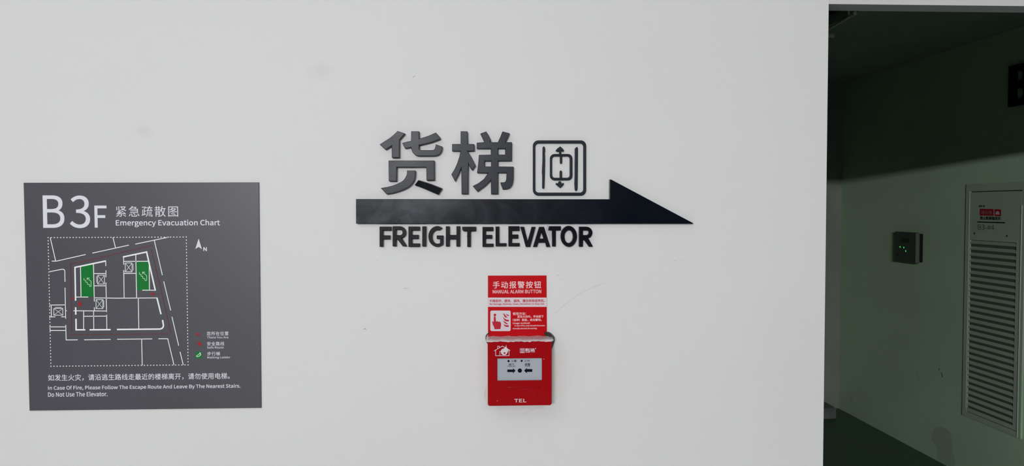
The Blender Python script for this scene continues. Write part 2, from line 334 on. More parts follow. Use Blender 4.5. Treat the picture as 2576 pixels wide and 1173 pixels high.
# ---------------------------------------------------------------- lettering (outlines in thousandths: advance, path)
GLYPHS = {
    ' ': (78, ''),
    '#': (194, 'M35 0L56 0L66 80L118 80L108 0L129 0L139 80L175 80L175 102L141 102L149 160L183 160L183 182L151 182L160 254L139 254L130 182L78 182L87 254L67 254L57 182L22 182L22 160L55 160L48 102L14 102L14 80L45 80M68 102L76 160L128 160L120 102'),
    '(': (118, 'M84 -69L103 -60C73 -10 59 49 59 109C59 168 73 227 103 277L84 286C51 234 32 178 32 109C32 40 51 -16 84 -69'),
    ')': (118, 'M35 -69C67 -16 86 40 86 109C86 178 67 234 35 286L15 277C45 227 60 168 60 109C60 49 45 -10 15 -60'),
    ',': (97, 'M26 -67C58 -53 77 -27 77 7C77 30 67 44 50 44C37 44 26 36 26 22C26 8 37 -1 50 -1L54 0C53 -21 40 -38 19 -48'),
    '-': (121, 'M16 86L106 86L106 110L16 110'),
    '.': (97, 'M49 -5C61 -5 72 5 72 20C72 34 61 44 49 44C36 44 26 34 26 20C26 5 36 -5 49 -5'),
    '3': (194, 'M92 -5C138 -5 175 23 175 69C175 104 151 126 120 134L120 136C148 145 166 166 166 197C166 238 134 261 91 261C62 261 39 248 20 231L37 210C51 225 69 235 90 235C117 235 133 219 133 195C133 167 116 146 62 146L62 121C122 121 142 101 142 70C142 40 121 22 90 22C61 22 42 36 27 51L10 31C27 12 52 -5 92 -5'),
    '4': (194, 'M119 0L149 0L149 71L183 71L183 96L149 96L149 257L114 257L7 92L7 71L119 71M119 96L40 96L99 184L119 222L121 222L119 175'),
    ':': (97, 'M49 137C61 137 72 146 72 161C72 175 61 186 49 186C36 186 26 175 26 161C26 146 36 137 49 137M49 -5C61 -5 72 5 72 20C72 34 61 44 49 44C36 44 26 34 26 20C26 5 36 -5 49 -5'),
    'A': (213, 'M1 0L34 0L59 78L153 78L177 0L211 0L124 257L88 257M67 104L79 144L105 230L106 230L132 144L145 104'),
    'B': (230, 'M35 0L117 0C174 0 214 25 214 75C214 110 193 131 162 137L162 138C186 146 200 168 200 194C200 239 163 257 111 257L35 257M68 148L68 231L107 231C147 231 168 220 168 190C168 164 150 148 106 148M68 26L68 123L112 123C158 123 182 108 182 76C182 42 157 26 112 26'),
    'C': (223, 'M132 -5C165 -5 190 9 211 32L193 53C176 35 158 24 133 24C84 24 54 64 54 129C54 193 86 233 134 233C157 233 173 223 187 209L204 230C190 246 165 261 134 261C69 261 20 211 20 128C20 45 68 -5 132 -5'),
    'D': (241, 'M35 0L101 0C178 0 220 48 220 129C220 211 178 257 99 257L35 257M68 27L68 230L97 230C157 230 187 194 187 129C187 64 157 27 97 27'),
    'E': (206, 'M35 0L187 0L187 28L68 28L68 121L165 121L165 149L68 149L68 229L183 229L183 257L35 257'),
    'F': (193, 'M35 0L68 0L68 115L166 115L166 143L68 143L68 229L183 229L183 257L35 257'),
    'I': (103, 'M35 0L68 0L68 257L35 257'),
    'L': (190, 'M35 0L180 0L180 28L68 28L68 257L35 257'),
    'M': (284, 'M35 0L64 0L64 142L60 218L62 218L82 159L131 26L153 26L201 159L222 218L223 218L219 142L219 0L249 0L249 257L210 257L161 119L143 66L142 66L123 119L74 257L35 257'),
    'N': (253, 'M35 0L66 0L66 135L62 215L63 215L91 162L185 0L218 0L218 257L187 257L187 123L192 42L190 42L162 95L68 257L35 257'),
    'O': (260, 'M130 -5C194 -5 239 47 239 129C239 211 194 261 130 261C65 261 20 211 20 129C20 47 65 -5 130 -5M130 24C84 24 54 65 54 129C54 193 84 233 130 233C176 233 206 193 206 129C206 65 176 24 130 24'),
    'P': (222, 'M35 0L68 0L68 102L110 102C166 102 204 127 204 181C204 237 166 257 109 257L35 257M68 129L68 230L104 230C150 230 172 219 172 181C172 145 151 129 106 129'),
    'R': (222, 'M68 135L68 230L111 230C151 230 173 218 173 185C173 151 151 135 111 135M176 0L213 0L147 112C182 121 205 145 205 185C205 238 168 257 116 257L35 257L35 0L68 0L68 109L114 109'),
    'S': (209, 'M106 -5C160 -5 194 28 194 68C194 106 171 124 141 137L104 153C84 161 62 171 62 196C62 218 81 233 110 233C133 233 152 224 168 209L185 230C167 248 140 261 110 261C63 261 29 233 29 193C29 156 57 138 81 127L118 111C142 100 161 92 161 65C161 41 141 24 107 24C80 24 54 36 36 56L17 33C39 10 70 -5 106 -5'),
    'T': (210, 'M89 0L121 0L121 229L199 229L199 257L11 257L11 229L89 229'),
    'U': (252, 'M126 -5C179 -5 218 23 218 106L218 257L187 257L187 105C187 43 160 24 126 24C93 24 67 43 67 105L67 257L34 257L34 106C34 23 74 -5 126 -5'),
    'W': (307, 'M63 0L102 0L140 155L153 213L154 213L167 155L206 0L245 0L298 257L267 257L239 117L225 34L223 34L205 117L169 257L140 257L104 117L86 34L85 34L69 117L42 257L9 257'),
    'Y': (186, 'M77 0L109 0L109 99L186 257L153 257L120 184L94 128L92 128L67 184L34 257L0 257L77 99'),
    'a': (197, 'M76 -5C99 -5 121 8 139 23L140 23L143 0L169 0L169 117C169 164 150 195 103 195C72 195 46 181 29 170L41 148C56 158 76 168 98 168C129 168 137 145 137 120C56 111 21 91 21 49C21 15 44 -5 76 -5M85 21C66 21 51 30 51 51C51 76 73 92 137 99L137 46C119 30 103 21 85 21'),
    'c': (179, 'M107 -5C130 -5 152 5 169 19L155 41C143 30 127 22 110 22C75 22 51 51 51 95C51 139 76 168 111 168C126 168 138 161 149 152L165 173C152 185 134 195 110 195C61 195 18 158 18 95C18 32 57 -5 107 -5'),
    'd': (217, 'M97 -5C120 -5 140 8 155 22L156 22L159 0L185 0L185 279L153 279L153 206L154 173C138 187 123 195 101 195C57 195 19 157 19 95C19 32 49 -5 97 -5M104 22C71 22 51 49 51 95C51 139 76 168 106 168C122 168 137 162 153 148L153 48C137 31 121 22 104 22'),
    'e': (194, 'M109 -5C135 -5 155 4 172 15L160 36C146 27 131 21 113 21C77 21 52 47 50 88L178 88L179 106C179 160 152 195 103 195C60 195 18 157 18 95C18 32 58 -5 109 -5M49 110C53 148 77 169 104 169C134 169 151 149 151 110'),
    'f': (114, 'M12 164L37 164L37 0L69 0L69 164L110 164L110 190L69 190L69 220C69 245 78 258 96 258C103 258 111 256 118 252L125 277C116 281 105 283 93 283C55 283 37 259 37 221L37 190L12 188'),
    'g': (197, 'M96 -88C155 -88 193 -57 193 -22C193 10 170 23 126 23L89 23C63 23 56 32 56 44C56 55 61 61 68 67C76 63 87 60 96 60C135 60 166 86 166 126C166 143 159 157 150 166L189 166L189 190L123 190C116 193 107 195 96 195C58 195 25 169 25 127C25 104 37 86 50 76L50 75C40 68 29 55 29 39C29 24 36 14 46 8L46 6C28 -5 18 -20 18 -37C18 -69 50 -88 96 -88M96 82C74 82 56 99 56 127C56 155 74 172 96 172C119 172 137 155 137 127C137 99 118 82 96 82M101 -65C66 -65 46 -53 46 -32C46 -21 51 -10 65 0L90 -3L123 -3C148 -3 161 -9 161 -27C161 -47 138 -65 101 -65'),
    'h': (213, 'M32 0L64 0L64 138C83 157 97 167 116 167C141 167 152 152 152 116L152 0L184 0L184 120C184 169 166 195 126 195C100 195 81 181 63 163L64 202L64 279L32 279'),
    'i': (96, 'M32 0L64 0L64 190L32 190M48 229C61 229 70 238 70 251C70 263 61 271 48 271C36 271 27 263 27 251C27 238 36 229 48 229'),
    'k': (193, 'M32 0L64 0L64 50L99 92L155 0L190 0L118 113L181 190L146 190L65 90L64 90L64 279L32 279'),
    'l': (99, 'M66 -5L84 -2L80 23L73 22C68 22 64 26 64 36L64 279L32 279L32 38C32 11 42 -5 66 -5'),
    'm': (324, 'M32 0L64 0L64 138C82 158 98 167 112 167C136 167 147 152 147 116L147 0L179 0L179 138C197 158 213 167 227 167C251 167 263 152 263 116L263 0L294 0L294 120C294 169 276 195 237 195C214 195 194 180 174 159C166 181 151 195 121 195C99 195 79 181 62 162L62 162L58 190L32 190'),
    'n': (214, 'M32 0L64 0L64 138C83 157 97 167 116 167C141 167 152 152 152 116L152 0L184 0L184 120C184 169 166 195 126 195C100 195 80 181 62 162L62 162L58 190L32 190'),
    'o': (212, 'M106 -5C153 -5 194 32 194 95C194 158 153 195 106 195C60 195 18 158 18 95C18 32 60 -5 106 -5M106 22C73 22 51 51 51 95C51 139 73 168 106 168C139 168 161 139 161 95C161 51 139 22 106 22'),
    'p': (217, 'M32 -80L64 -80L64 -16L63 18C81 3 99 -5 116 -5C159 -5 199 33 199 98C199 157 172 195 123 195C101 195 79 182 62 168L62 168L58 190L32 190M111 22C98 22 81 27 64 42L64 142C83 159 99 168 115 168C151 168 165 140 165 98C165 51 142 22 111 22'),
    'r': (136, 'M32 0L64 0L64 122C77 154 96 166 112 166L131 163L137 191C131 194 125 195 116 195C95 195 76 180 62 155L62 155L58 190L32 190'),
    's': (164, 'M82 -5C127 -5 151 21 151 52C151 88 121 99 93 110C72 118 52 125 52 143C52 158 63 170 88 170C104 170 118 163 131 153L146 173C132 185 111 195 87 195C46 195 22 171 22 141C22 109 50 96 77 86C98 78 120 69 120 50C120 34 108 20 83 20C60 20 43 29 27 43L11 22C29 7 55 -5 82 -5'),
    't': (132, 'M92 -5C104 -5 116 -1 127 2L121 27C114 24 106 21 99 21C77 21 70 35 70 58L70 164L121 164L121 190L70 190L70 244L43 244L40 190L9 188L9 164L38 164L38 59C38 21 51 -5 92 -5'),
    'u': (213, 'M88 -5C114 -5 133 9 151 30L152 30L154 0L181 0L181 190L149 190L149 55C131 33 117 23 97 23C72 23 62 38 62 74L62 190L29 190L29 70C29 21 48 -5 88 -5'),
    'v': (182, 'M73 0L111 0L178 190L146 190L110 82L93 26L91 26L74 82L38 190L5 190'),
    'w': (281, 'M62 0L99 0L126 102L139 157L141 157L154 103L181 0L220 0L272 190L241 190L213 80L202 27L200 27L187 80L157 190L126 190L96 80L83 27L82 27L70 80L42 190L9 190'),
    'y': (182, 'M35 -82C73 -82 93 -53 106 -16L178 190L147 190L112 85L97 31L95 31L76 85L38 190L5 190L81 0L77 -15C69 -38 55 -56 34 -56L19 -53L13 -78'),
    '®': (166, 'M83 125C123 125 156 156 156 202C156 248 123 279 83 279C42 279 9 248 9 202C9 156 42 125 83 125M83 139C50 139 25 165 25 202C25 239 50 265 83 265C116 265 141 239 141 202C141 165 116 139 83 139M54 163L70 163L70 191L86 191L100 163L118 163L100 196C109 199 114 208 114 217C114 236 100 243 84 243L54 243M70 203L70 230L81 230C93 230 98 224 98 216C98 207 91 203 80 203'),
    '、': (350, 'M96 -20L119 1C98 26 66 58 41 78L18 58C43 38 73 8 96 -20'),
    '。': (350, 'M68 85C39 85 15 62 15 32C15 2 39 -21 68 -21C98 -21 121 2 121 32C121 62 98 85 68 85M68 -4C49 -4 33 12 33 32C33 51 49 68 68 68C88 68 104 51 104 32C104 12 88 -4 68 -4'),
    '下': (350, 'M19 268L19 242L154 242L154 -28L182 -28L182 158C222 136 269 107 294 88L312 111C284 133 229 164 187 185L182 179L182 242L331 242L331 268'),
    '不': (350, 'M196 167C237 139 290 98 315 71L336 91C310 118 257 158 215 184M24 270L24 243L180 243C145 183 85 124 15 89L33 66C82 92 125 128 161 168L161 -27L189 -27L189 204L214 243L326 243L326 270'),
    '位': (350, 'M129 230L129 205L320 205L320 230M152 178C163 130 173 65 176 28L202 36C199 71 188 134 176 184M200 290C206 272 213 249 216 234L242 242L224 297M114 12L114 -13L334 -13L334 12L262 12C275 59 289 128 299 182L271 186C265 134 251 59 237 12M100 293C81 239 48 187 13 153L28 127L63 169L63 -27L89 -27L89 210C103 234 115 260 125 285'),
    '作': (350, 'M184 290C167 238 138 188 107 155L127 137C145 157 162 182 177 210L201 210L201 -28L228 -28L228 57L333 57L333 82L228 82L228 136L329 136L329 160L228 160L228 210L337 210L337 236L190 236L209 283M100 293C80 239 47 187 13 153L28 127L63 168L63 -27L89 -27L89 210C103 234 115 259 125 285'),
    '使': (350, 'M210 293L210 255L112 255L112 231L210 231L210 197L123 197L123 100L208 100C206 81 200 62 189 46C171 59 155 75 145 93L123 85C136 63 153 44 173 28C157 14 133 1 99 -7L116 -29C152 -18 177 -4 195 14C230 -8 275 -22 325 -29L340 -5C290 1 246 13 210 32C224 53 231 76 234 100L325 100L325 197L235 197L235 231L337 231L337 255L235 255L235 293M147 175L210 175L210 138L209 122L147 122M235 175L300 175L300 122L235 122L235 138M97 295C77 242 43 190 7 156L22 130C35 144 48 159 61 176L61 -29L86 -29L86 214C99 238 112 262 122 287'),
    '停': (350, 'M164 202L278 202L278 173L164 173M139 221L139 154L304 154L304 221M108 132L108 75L131 75L131 110L309 110L309 75L333 75L333 132M197 289L211 263L114 263L114 240L333 240L333 263L239 263L221 296M139 84L139 63L208 63L208 2C208 -2 207 -4 201 -4L155 -4L164 -27C191 -27 209 -27 220 -23C231 -20 234 -13 234 1L234 63L301 63L301 84M92 293C74 241 43 188 11 154L26 128L56 166L56 -28L80 -28L80 206C94 231 106 259 116 286'),
    '全': (350, 'M173 298C137 242 73 191 9 162C16 156 23 147 27 140L69 164L69 141L161 141L161 87L71 87L71 63L161 63L161 6L27 6L27 -18L325 -18L325 6L189 6L189 63L283 63L283 87L189 87L189 141L283 141L283 165L324 139C328 147 335 156 342 161C285 191 233 228 190 278L196 287M70 165C110 190 146 223 175 259C208 221 244 191 283 165'),
    '击': (350, 'M52 105L52 -8L271 -8L271 -28L298 -28L298 105L271 105L271 18L190 18L190 132L328 132L328 159L190 159L190 214L304 214L304 240L190 240L190 294L162 294L162 240L49 240L49 214L162 214L162 159L23 159L23 132L162 132L162 18L79 18L79 105'),
    '利': (350, 'M208 252L208 59L233 59L233 252M293 287L293 7C293 0 291 -2 284 -2L231 -2L241 -28C273 -28 293 -28 304 -23C315 -19 320 -11 320 7L320 287M160 292C127 278 67 265 15 258L23 237L91 248L91 189L18 189L18 164L85 164C68 120 37 72 9 46L24 21C48 44 72 84 91 124L91 -27L117 -27L117 111L168 61L183 83L117 139L117 164L184 164L184 189L117 189L117 254C140 259 162 265 180 272'),
    '动': (350, 'M31 265L31 242L167 242L167 265M229 288L228 213L178 213L178 188L227 188C222 108 208 35 160 -9C167 -13 176 -21 181 -28C232 21 248 101 252 188L305 188C301 64 296 18 287 7C283 2 279 1 273 1L228 4C232 -4 235 -15 236 -22L284 -23C296 -22 302 -18 310 -9C322 6 326 56 331 200L331 213L254 213L255 288M31 15L32 16L32 15C40 20 52 24 150 46L156 22L179 30C173 55 157 96 144 128L122 122L142 68L59 50C72 82 86 121 95 158L173 158L173 182L19 182L19 158L68 158C58 117 44 76 39 64C33 51 28 41 23 40'),
    '勿': (350, 'M96 294C78 233 48 175 11 139L34 122C56 146 76 178 93 213L143 213C119 136 81 70 28 29L50 11C104 57 144 128 170 213L222 213C204 118 173 40 115 -8L138 -26C196 28 229 110 249 213L297 213C291 72 284 18 272 6C269 1 264 0 258 0L209 2C213 -6 216 -17 217 -25L268 -25C280 -24 288 -20 296 -10C311 7 317 63 324 225L325 239L105 239L123 288'),
    '发': (350, 'M236 277L280 225L301 239L256 289M50 183C54 187 66 189 88 189L137 189C114 116 75 59 11 20C17 15 27 5 30 0C76 28 109 63 133 107C147 81 165 58 186 39C156 17 120 2 84 -6L98 -29C137 -18 174 -2 206 21C238 -2 276 -19 321 -29L338 -6C295 2 258 18 227 38C257 65 281 100 296 145L278 153L273 152L154 152L167 189L326 189L326 214L174 214L188 291L159 296C155 267 150 240 144 214L80 214C90 233 100 256 106 279L78 284C72 257 58 229 55 222C50 214 47 209 42 208M206 54C182 74 163 98 150 126L260 126C247 98 228 74 206 54'),
    '取': (350, 'M298 230C289 178 275 133 256 95C238 134 226 180 218 230M177 255L177 230L195 230C204 168 219 113 241 69C220 35 195 9 168 -8L185 -28C211 -10 235 13 255 43C272 15 294 -8 320 -26L339 -5C310 12 287 36 270 67C297 115 316 176 325 251L309 256L305 255M13 46L19 20L125 39L125 -27L150 -27L150 43L181 49L180 71L150 67L150 254L176 254L176 278L17 278L17 254L40 254L40 49M65 254L125 254L125 205L65 205M65 182L125 182L125 131L65 131M65 108L125 108L125 62L65 53'),
    '启': (350, 'M97 109L97 -26L122 -26L122 -4L284 -4L284 -26L311 -26L311 109M122 20L122 84L284 84L284 20M153 287L173 244L54 244L54 160C54 109 50 39 13 -11L34 -29C71 20 79 92 81 146L304 146L304 244L189 244L201 248C197 261 187 280 178 294M81 220L278 220L278 171L81 171'),
    '图': (350, 'M131 98C159 92 195 79 215 70L225 88C206 97 171 108 143 114M96 53C145 47 205 33 239 21L250 41C216 52 156 66 109 71M29 279L29 -28L55 -28L55 -13L295 -13L295 -28L321 -28L321 279M55 10L55 255L295 255L295 10M145 248C127 219 97 192 67 174L86 158L118 183C129 172 141 161 155 152C126 138 92 127 61 121L74 100C108 108 145 121 178 139C207 123 240 111 273 104L288 124C257 129 227 139 199 151C225 168 248 188 262 212L247 221L243 220L153 220L167 240M132 197L135 200L225 200C213 186 196 174 177 163C159 173 144 185 132 197'),
    '在': (350, 'M137 294L118 240L22 240L22 215L107 215C84 170 54 128 13 100L27 76C42 86 55 98 68 111L68 -27L94 -27L94 143C110 165 125 189 137 215L329 215L329 240L147 240L164 287M209 196L209 129L131 129L131 104L209 104L209 5L117 5L117 -20L328 -20L328 5L236 5L236 104L315 104L315 129L236 129L236 196'),
    '坏': (350, 'M239 173C269 151 305 119 322 99L341 118C323 138 285 168 257 189M124 271L124 246L232 246C205 192 161 147 109 120L129 99C158 117 187 140 211 168L211 -27L237 -27L237 201L262 246L336 246L336 271M12 53L21 26L133 69L129 93L86 78L86 183L125 183L125 208L86 208L86 290L61 290L61 208L18 208L18 183L61 183L61 69'),
    '塞': (350, 'M39 2L39 -20L314 -20L314 2L188 2L188 37L258 37L258 58L188 58L188 87L163 87L163 58L94 58L94 37L163 37L163 2M154 291L167 267L26 267L26 207L51 207L51 244L298 244L298 207L325 207L325 267L199 267L181 297M21 121L21 98L105 98C82 75 48 55 14 44L32 24C70 38 111 67 134 98L216 98C240 68 281 40 320 27L338 48C304 57 269 76 246 98L331 98L331 121L239 121L239 147L289 147L289 166L239 166L239 190L294 190L294 210L239 210L239 232L214 232L214 210L138 210L138 232L113 232L113 210L56 210L56 190L113 190L113 166L61 166L61 147L113 147L113 121M138 190L214 190L214 166L138 166M138 147L214 147L214 121L138 121'),
    '如': (350, 'M140 198C134 149 124 109 107 78L62 112L84 198M33 102L94 55C74 26 48 6 16 -7L33 -28C65 -14 93 7 114 38L150 2L167 23L129 61C149 100 162 152 168 220L151 223L146 222L90 222L102 292L76 294L64 222L16 222L16 198L59 198C51 162 42 127 33 102M186 256L186 -19L211 -19L211 7L297 7L297 -14L324 -14L324 256M211 32L211 231L297 231L297 32'),
    '安': (350, 'M145 288L161 254L33 254L33 183L59 183L59 229L290 229L290 183L318 183L318 254L192 254L172 295M230 132C219 104 203 81 183 62L109 90L136 132M105 132L68 78L160 44C126 21 82 6 29 -3L46 -27C103 -15 150 4 188 32C232 13 272 -8 298 -26L320 -3C293 14 253 34 210 52C231 73 248 100 260 132L327 132L327 157L151 157L176 209L147 214C140 196 130 177 119 157L24 157L24 132'),
    '工': (350, 'M18 25L18 -1L333 -1L333 25L189 25L189 228L315 228L315 255L36 255L36 228L160 228L160 25'),
    '开': (350, 'M227 246L227 146L129 146L129 161L129 246M18 146L18 121L101 121C96 73 78 26 19 -10C26 -14 35 -23 40 -29C105 12 123 66 128 121L227 121L227 -28L254 -28L254 121L332 121L332 146L254 146L254 246L321 246L321 271L31 271L31 246L103 246L103 161L102 146'),
    '得': (350, 'M169 216L285 216L285 187L169 187M169 263L285 263L285 235L169 235M143 283L143 167L311 167L311 283M144 50C160 35 179 13 187 -1L207 14C198 27 179 48 162 63M88 293C72 269 41 239 13 221L27 200C58 221 92 253 113 284M113 91L113 68L255 68L255 1C255 -3 253 -4 248 -5L206 -5L214 -28C240 -28 257 -28 268 -24C278 -20 281 -13 281 1L281 68L334 68L334 91L281 91L281 121L328 121L328 144L121 144L121 121L255 121L255 91M94 216C73 180 40 144 8 121L21 95L63 134L63 -28L88 -28L88 164L117 207'),
    '急': (350, 'M92 63L92 12C92 -16 102 -23 143 -23L224 -23C257 -23 266 -13 270 30C262 31 251 35 245 39C244 6 241 1 222 1L145 1C122 1 118 3 118 12L118 63M144 73C163 56 185 31 194 15L216 29C206 46 183 69 164 86M269 63C285 40 301 8 308 -12L333 -1C326 19 308 49 292 72M51 63C42 42 29 14 15 -4L39 -15C51 3 64 32 74 53M113 295C96 264 64 226 18 199L36 180L62 198L62 190L261 190L261 161L66 161L66 140L261 140L261 110L54 110L54 88L287 88L287 212L216 212L246 257L229 269L224 268L127 268L141 290M78 212L111 246L210 246L186 212'),
    '您': (350, 'M164 197C154 173 138 148 119 132L139 117C158 135 176 163 188 191M216 226L216 123C216 120 215 119 210 118L175 118L183 96C205 96 220 96 229 99C239 103 241 110 241 123L241 226M261 188C278 166 296 136 304 117L326 129C318 148 300 176 282 198M92 75L92 14C92 -14 103 -21 145 -21L229 -21C263 -21 272 -11 275 34C268 35 257 39 251 44C249 8 246 3 227 3L146 3C122 3 118 5 118 15L118 75M145 91C164 72 186 46 195 29L216 42C207 59 185 85 165 102M269 71C285 46 301 12 306 -9L331 0C325 22 308 55 292 80M53 74C44 50 31 18 17 -2L41 -14C54 8 67 41 76 64M164 294C152 261 132 228 108 208L127 191C140 204 153 220 165 238L297 238L280 204L302 199L331 257L313 262L308 261L177 261L188 288M96 295C76 256 45 217 12 193L29 172L63 206L63 94L89 94L89 237C100 253 111 270 120 287'),
    '或': (350, 'M242 277C264 266 290 250 302 238L318 257C305 269 279 284 258 293M22 23L27 -4L179 29L177 54M68 158L140 158L140 97L68 97M44 181L44 75L165 75L165 181M24 238L24 212L196 212C201 155 209 103 221 61C198 33 169 10 137 -8L157 -28C185 -12 210 9 231 33C247 -5 268 -28 295 -28C322 -28 332 -11 337 49C329 52 320 58 314 64C312 18 307 -1 298 -1C280 -1 264 21 252 57C278 92 299 133 314 181L288 187C277 151 261 118 242 89C234 124 227 166 224 212L328 212L328 238L222 238L221 293L193 293L195 238'),
    '所': (350, 'M187 259L187 142C187 93 183 32 141 -11L162 -29C207 17 214 89 214 142L214 150L268 150L268 -27L294 -27L294 150L335 150L335 175L214 175L214 239C254 246 299 255 329 268L311 290C282 277 231 265 187 259M60 126L60 137L60 182L130 182L130 126M154 287C127 274 76 265 34 259L34 137C34 91 33 31 10 -12L32 -29C51 8 58 58 60 103L155 103L155 206L60 206L60 240C99 245 143 252 171 265'),
    '手': (350, 'M18 113L18 87L162 87L162 9C162 2 159 -1 151 -1L86 -1L97 -27C134 -27 157 -26 171 -22C183 -18 189 -10 189 9L189 87L334 87L334 113L189 113L189 169L314 169L314 195L189 195L189 252C230 257 269 264 299 272L279 294C226 277 124 268 41 264L47 241L162 249L162 195L41 195L41 169L162 169L162 113'),
    '报': (350, 'M148 282L148 -27L174 -27L174 138L185 138C198 102 216 68 239 39C222 19 201 3 176 -9L194 -29C218 -16 238 0 256 20C275 0 296 -16 319 -27L337 -5C314 5 292 21 273 40C298 74 316 114 325 158L308 163L303 162L174 162L174 258L286 258C285 226 283 213 278 208C275 206 271 205 264 205L211 207C215 201 218 192 218 186L275 185C286 185 294 187 300 194C308 202 311 222 313 271L314 282M210 138L293 138C285 110 273 83 256 59C236 83 221 110 210 138M66 294L66 223L16 223L16 198L66 198L66 123L11 109L18 82L66 96L66 5C66 -1 64 -3 58 -3L15 -3L24 -28C52 -28 68 -27 78 -23C89 -19 93 -12 93 5L93 104L135 117L132 142L93 131L93 198L133 198L133 223L93 223L93 294'),
    '拆': (350, 'M189 103L243 75L243 -27L269 -27L269 60L315 29L328 52C314 63 292 76 269 89L269 159L334 159L334 184L182 184L182 242C230 249 282 260 318 273L295 293C263 281 206 269 156 261L156 162C156 110 153 39 117 -12C123 -14 134 -22 138 -27C175 26 182 104 182 159L243 159L243 102L202 122M63 294L63 223L16 223L16 198L63 198L63 123L12 108L19 81L63 95L63 5C63 0 61 -1 57 -1L24 -1L32 -26C54 -27 68 -25 76 -21C85 -17 88 -10 88 5L88 103L131 117L127 143L88 131L88 198L131 198L131 223L88 223L88 294'),
    '按': (350, 'M270 133C264 99 253 74 236 53L181 82L204 133M146 74L218 35C195 16 165 3 125 -6L138 -28C182 -17 215 -1 241 21C271 4 298 -14 315 -29L334 -8C315 6 289 23 259 40C278 64 291 94 299 133L336 133L336 157L214 157L232 208L206 212L186 157L124 157L124 133L176 133M134 249L134 181L159 181L159 226L306 226L306 181L331 181L331 249L249 249L234 296L208 291L221 249M62 294L62 224L15 224L15 199L62 199L62 112L11 97L17 71L62 85L62 2C62 -3 60 -4 55 -4L20 -4L28 -28C51 -28 66 -28 75 -23C84 -19 87 -12 87 2L87 93L132 108L129 132L87 119L87 199L125 199L125 224L87 224L87 294'),
    '挡': (350, 'M297 272C291 245 279 208 268 185L290 178C300 200 313 235 324 264M142 263C152 237 163 203 168 181L192 190C187 212 175 245 164 271M129 22L129 -3L294 -3L294 -25L320 -25L320 165L244 165L244 293L218 293L218 165L137 165L137 139L294 139L294 94L141 94L141 70L294 70L294 22M62 294L62 223L15 223L15 199L62 199L62 123L10 108L17 82L62 96L62 5C62 -1 61 -2 56 -2L22 -2L29 -26C53 -26 67 -26 76 -21C85 -17 88 -11 88 4L88 104L131 118L127 143L88 131L88 199L130 199L130 223L88 223L88 294'),
    '挪': (350, 'M196 255L195 194L165 194L165 255M112 110L112 88L136 88C130 52 117 17 92 -12L107 -29C136 4 151 46 158 88L194 88C193 33 191 9 188 2C185 -3 182 -4 178 -4L149 -3C152 -10 154 -20 155 -27L188 -26C197 -25 202 -22 208 -13C217 2 217 65 218 264L218 277L111 277L111 255L143 255L143 194L114 194L114 171L143 171L140 110M195 171L195 110L161 110L165 171M240 277L240 -28L262 -28L262 255L305 255C298 227 288 188 278 157C302 125 307 98 307 76C307 64 306 52 301 48L290 44L273 44C277 38 278 28 278 22L299 22C306 23 312 26 316 29C326 36 330 53 329 74C329 98 324 127 299 159C311 192 324 235 333 269L317 278L313 277M51 294L51 223L15 223L15 199L51 199L51 122L12 108L19 83L51 96L51 4C51 -1 50 -1 46 -2L15 -2L23 -25C43 -25 56 -25 64 -20C71 -16 75 -9 75 4L75 105L110 118L105 142L75 131L75 199L105 199L105 223L75 223L75 294'),
    '损': (350, 'M178 261L276 261L276 216L178 216M152 281L152 195L302 195L302 281M214 124L214 89C214 61 207 22 111 -4L128 -26C227 6 240 52 240 89L240 124M240 26C267 9 303 -15 321 -29L338 -10C319 4 282 27 256 43M142 169L142 43L167 43L167 148L288 148L288 43L313 43L313 169M59 294L59 223L15 223L15 199L59 199L59 118L10 104L15 78L59 92L59 6C59 0 57 -1 53 -1L19 -1L27 -27C50 -27 64 -25 72 -21C82 -17 85 -9 85 6L85 100L128 114L125 138L85 126L85 199L125 199L125 223L85 223L85 294'),
    '擅': (350, 'M102 1L102 -21L337 -21L337 1M194 182L250 182L250 165L194 165M176 196L176 151L270 151L270 196M151 211L296 211L296 137L151 137M129 228L129 120L320 120L320 228M164 53L280 53L280 33L164 33M164 88L280 88L280 68L164 68M139 104L139 17L305 17L305 104M195 290L208 264L111 264L111 243L333 243L333 264L236 264C233 273 227 287 220 297M55 294L55 223L16 223L16 199L55 199L55 122L13 108L20 83L55 96L55 3C55 -1 54 -2 50 -2L25 -2L32 -26C50 -26 62 -25 69 -21C77 -17 80 -11 80 3L80 105L114 119L110 142L80 131L80 199L112 199L112 223L80 223L80 294'),
    '散': (350, 'M124 291L124 252L79 252L79 291L55 291L55 252L20 252L20 230L55 230L55 188L14 188L14 165L185 165L185 188L149 188L149 230L185 230L185 252L149 252L149 291M79 230L124 230L124 188L79 188M63 76L140 76L140 51L63 51M63 97L63 121L140 121L140 97M39 142L39 -28L63 -28L63 31L140 31L140 0C140 -4 139 -5 135 -6L102 -5L110 -27C131 -27 145 -28 154 -24C162 -20 165 -13 165 -1L165 142M227 204L287 204C281 161 272 123 257 91C243 124 233 161 227 202M220 294C212 235 196 177 171 139L189 118C198 130 206 145 212 161C220 126 230 93 243 64C225 35 200 12 166 -6L182 -29C213 -11 238 11 257 39C273 11 294 -13 320 -28L339 -6C311 9 289 33 272 63C292 101 305 148 313 204L336 204L336 229L234 229L246 290'),
    '方': (350, 'M154 286C163 270 174 248 178 234L24 234L24 208L119 208C115 127 106 37 16 -8C23 -13 32 -22 35 -29C102 6 128 64 139 126L265 126C259 47 252 13 242 4C237 1 233 0 225 0L166 2C171 -5 175 -15 175 -23L234 -24C248 -23 256 -20 265 -12C278 2 285 40 292 139L293 152L144 152L148 208L328 208L328 234L180 234L205 244C200 258 189 280 179 296'),
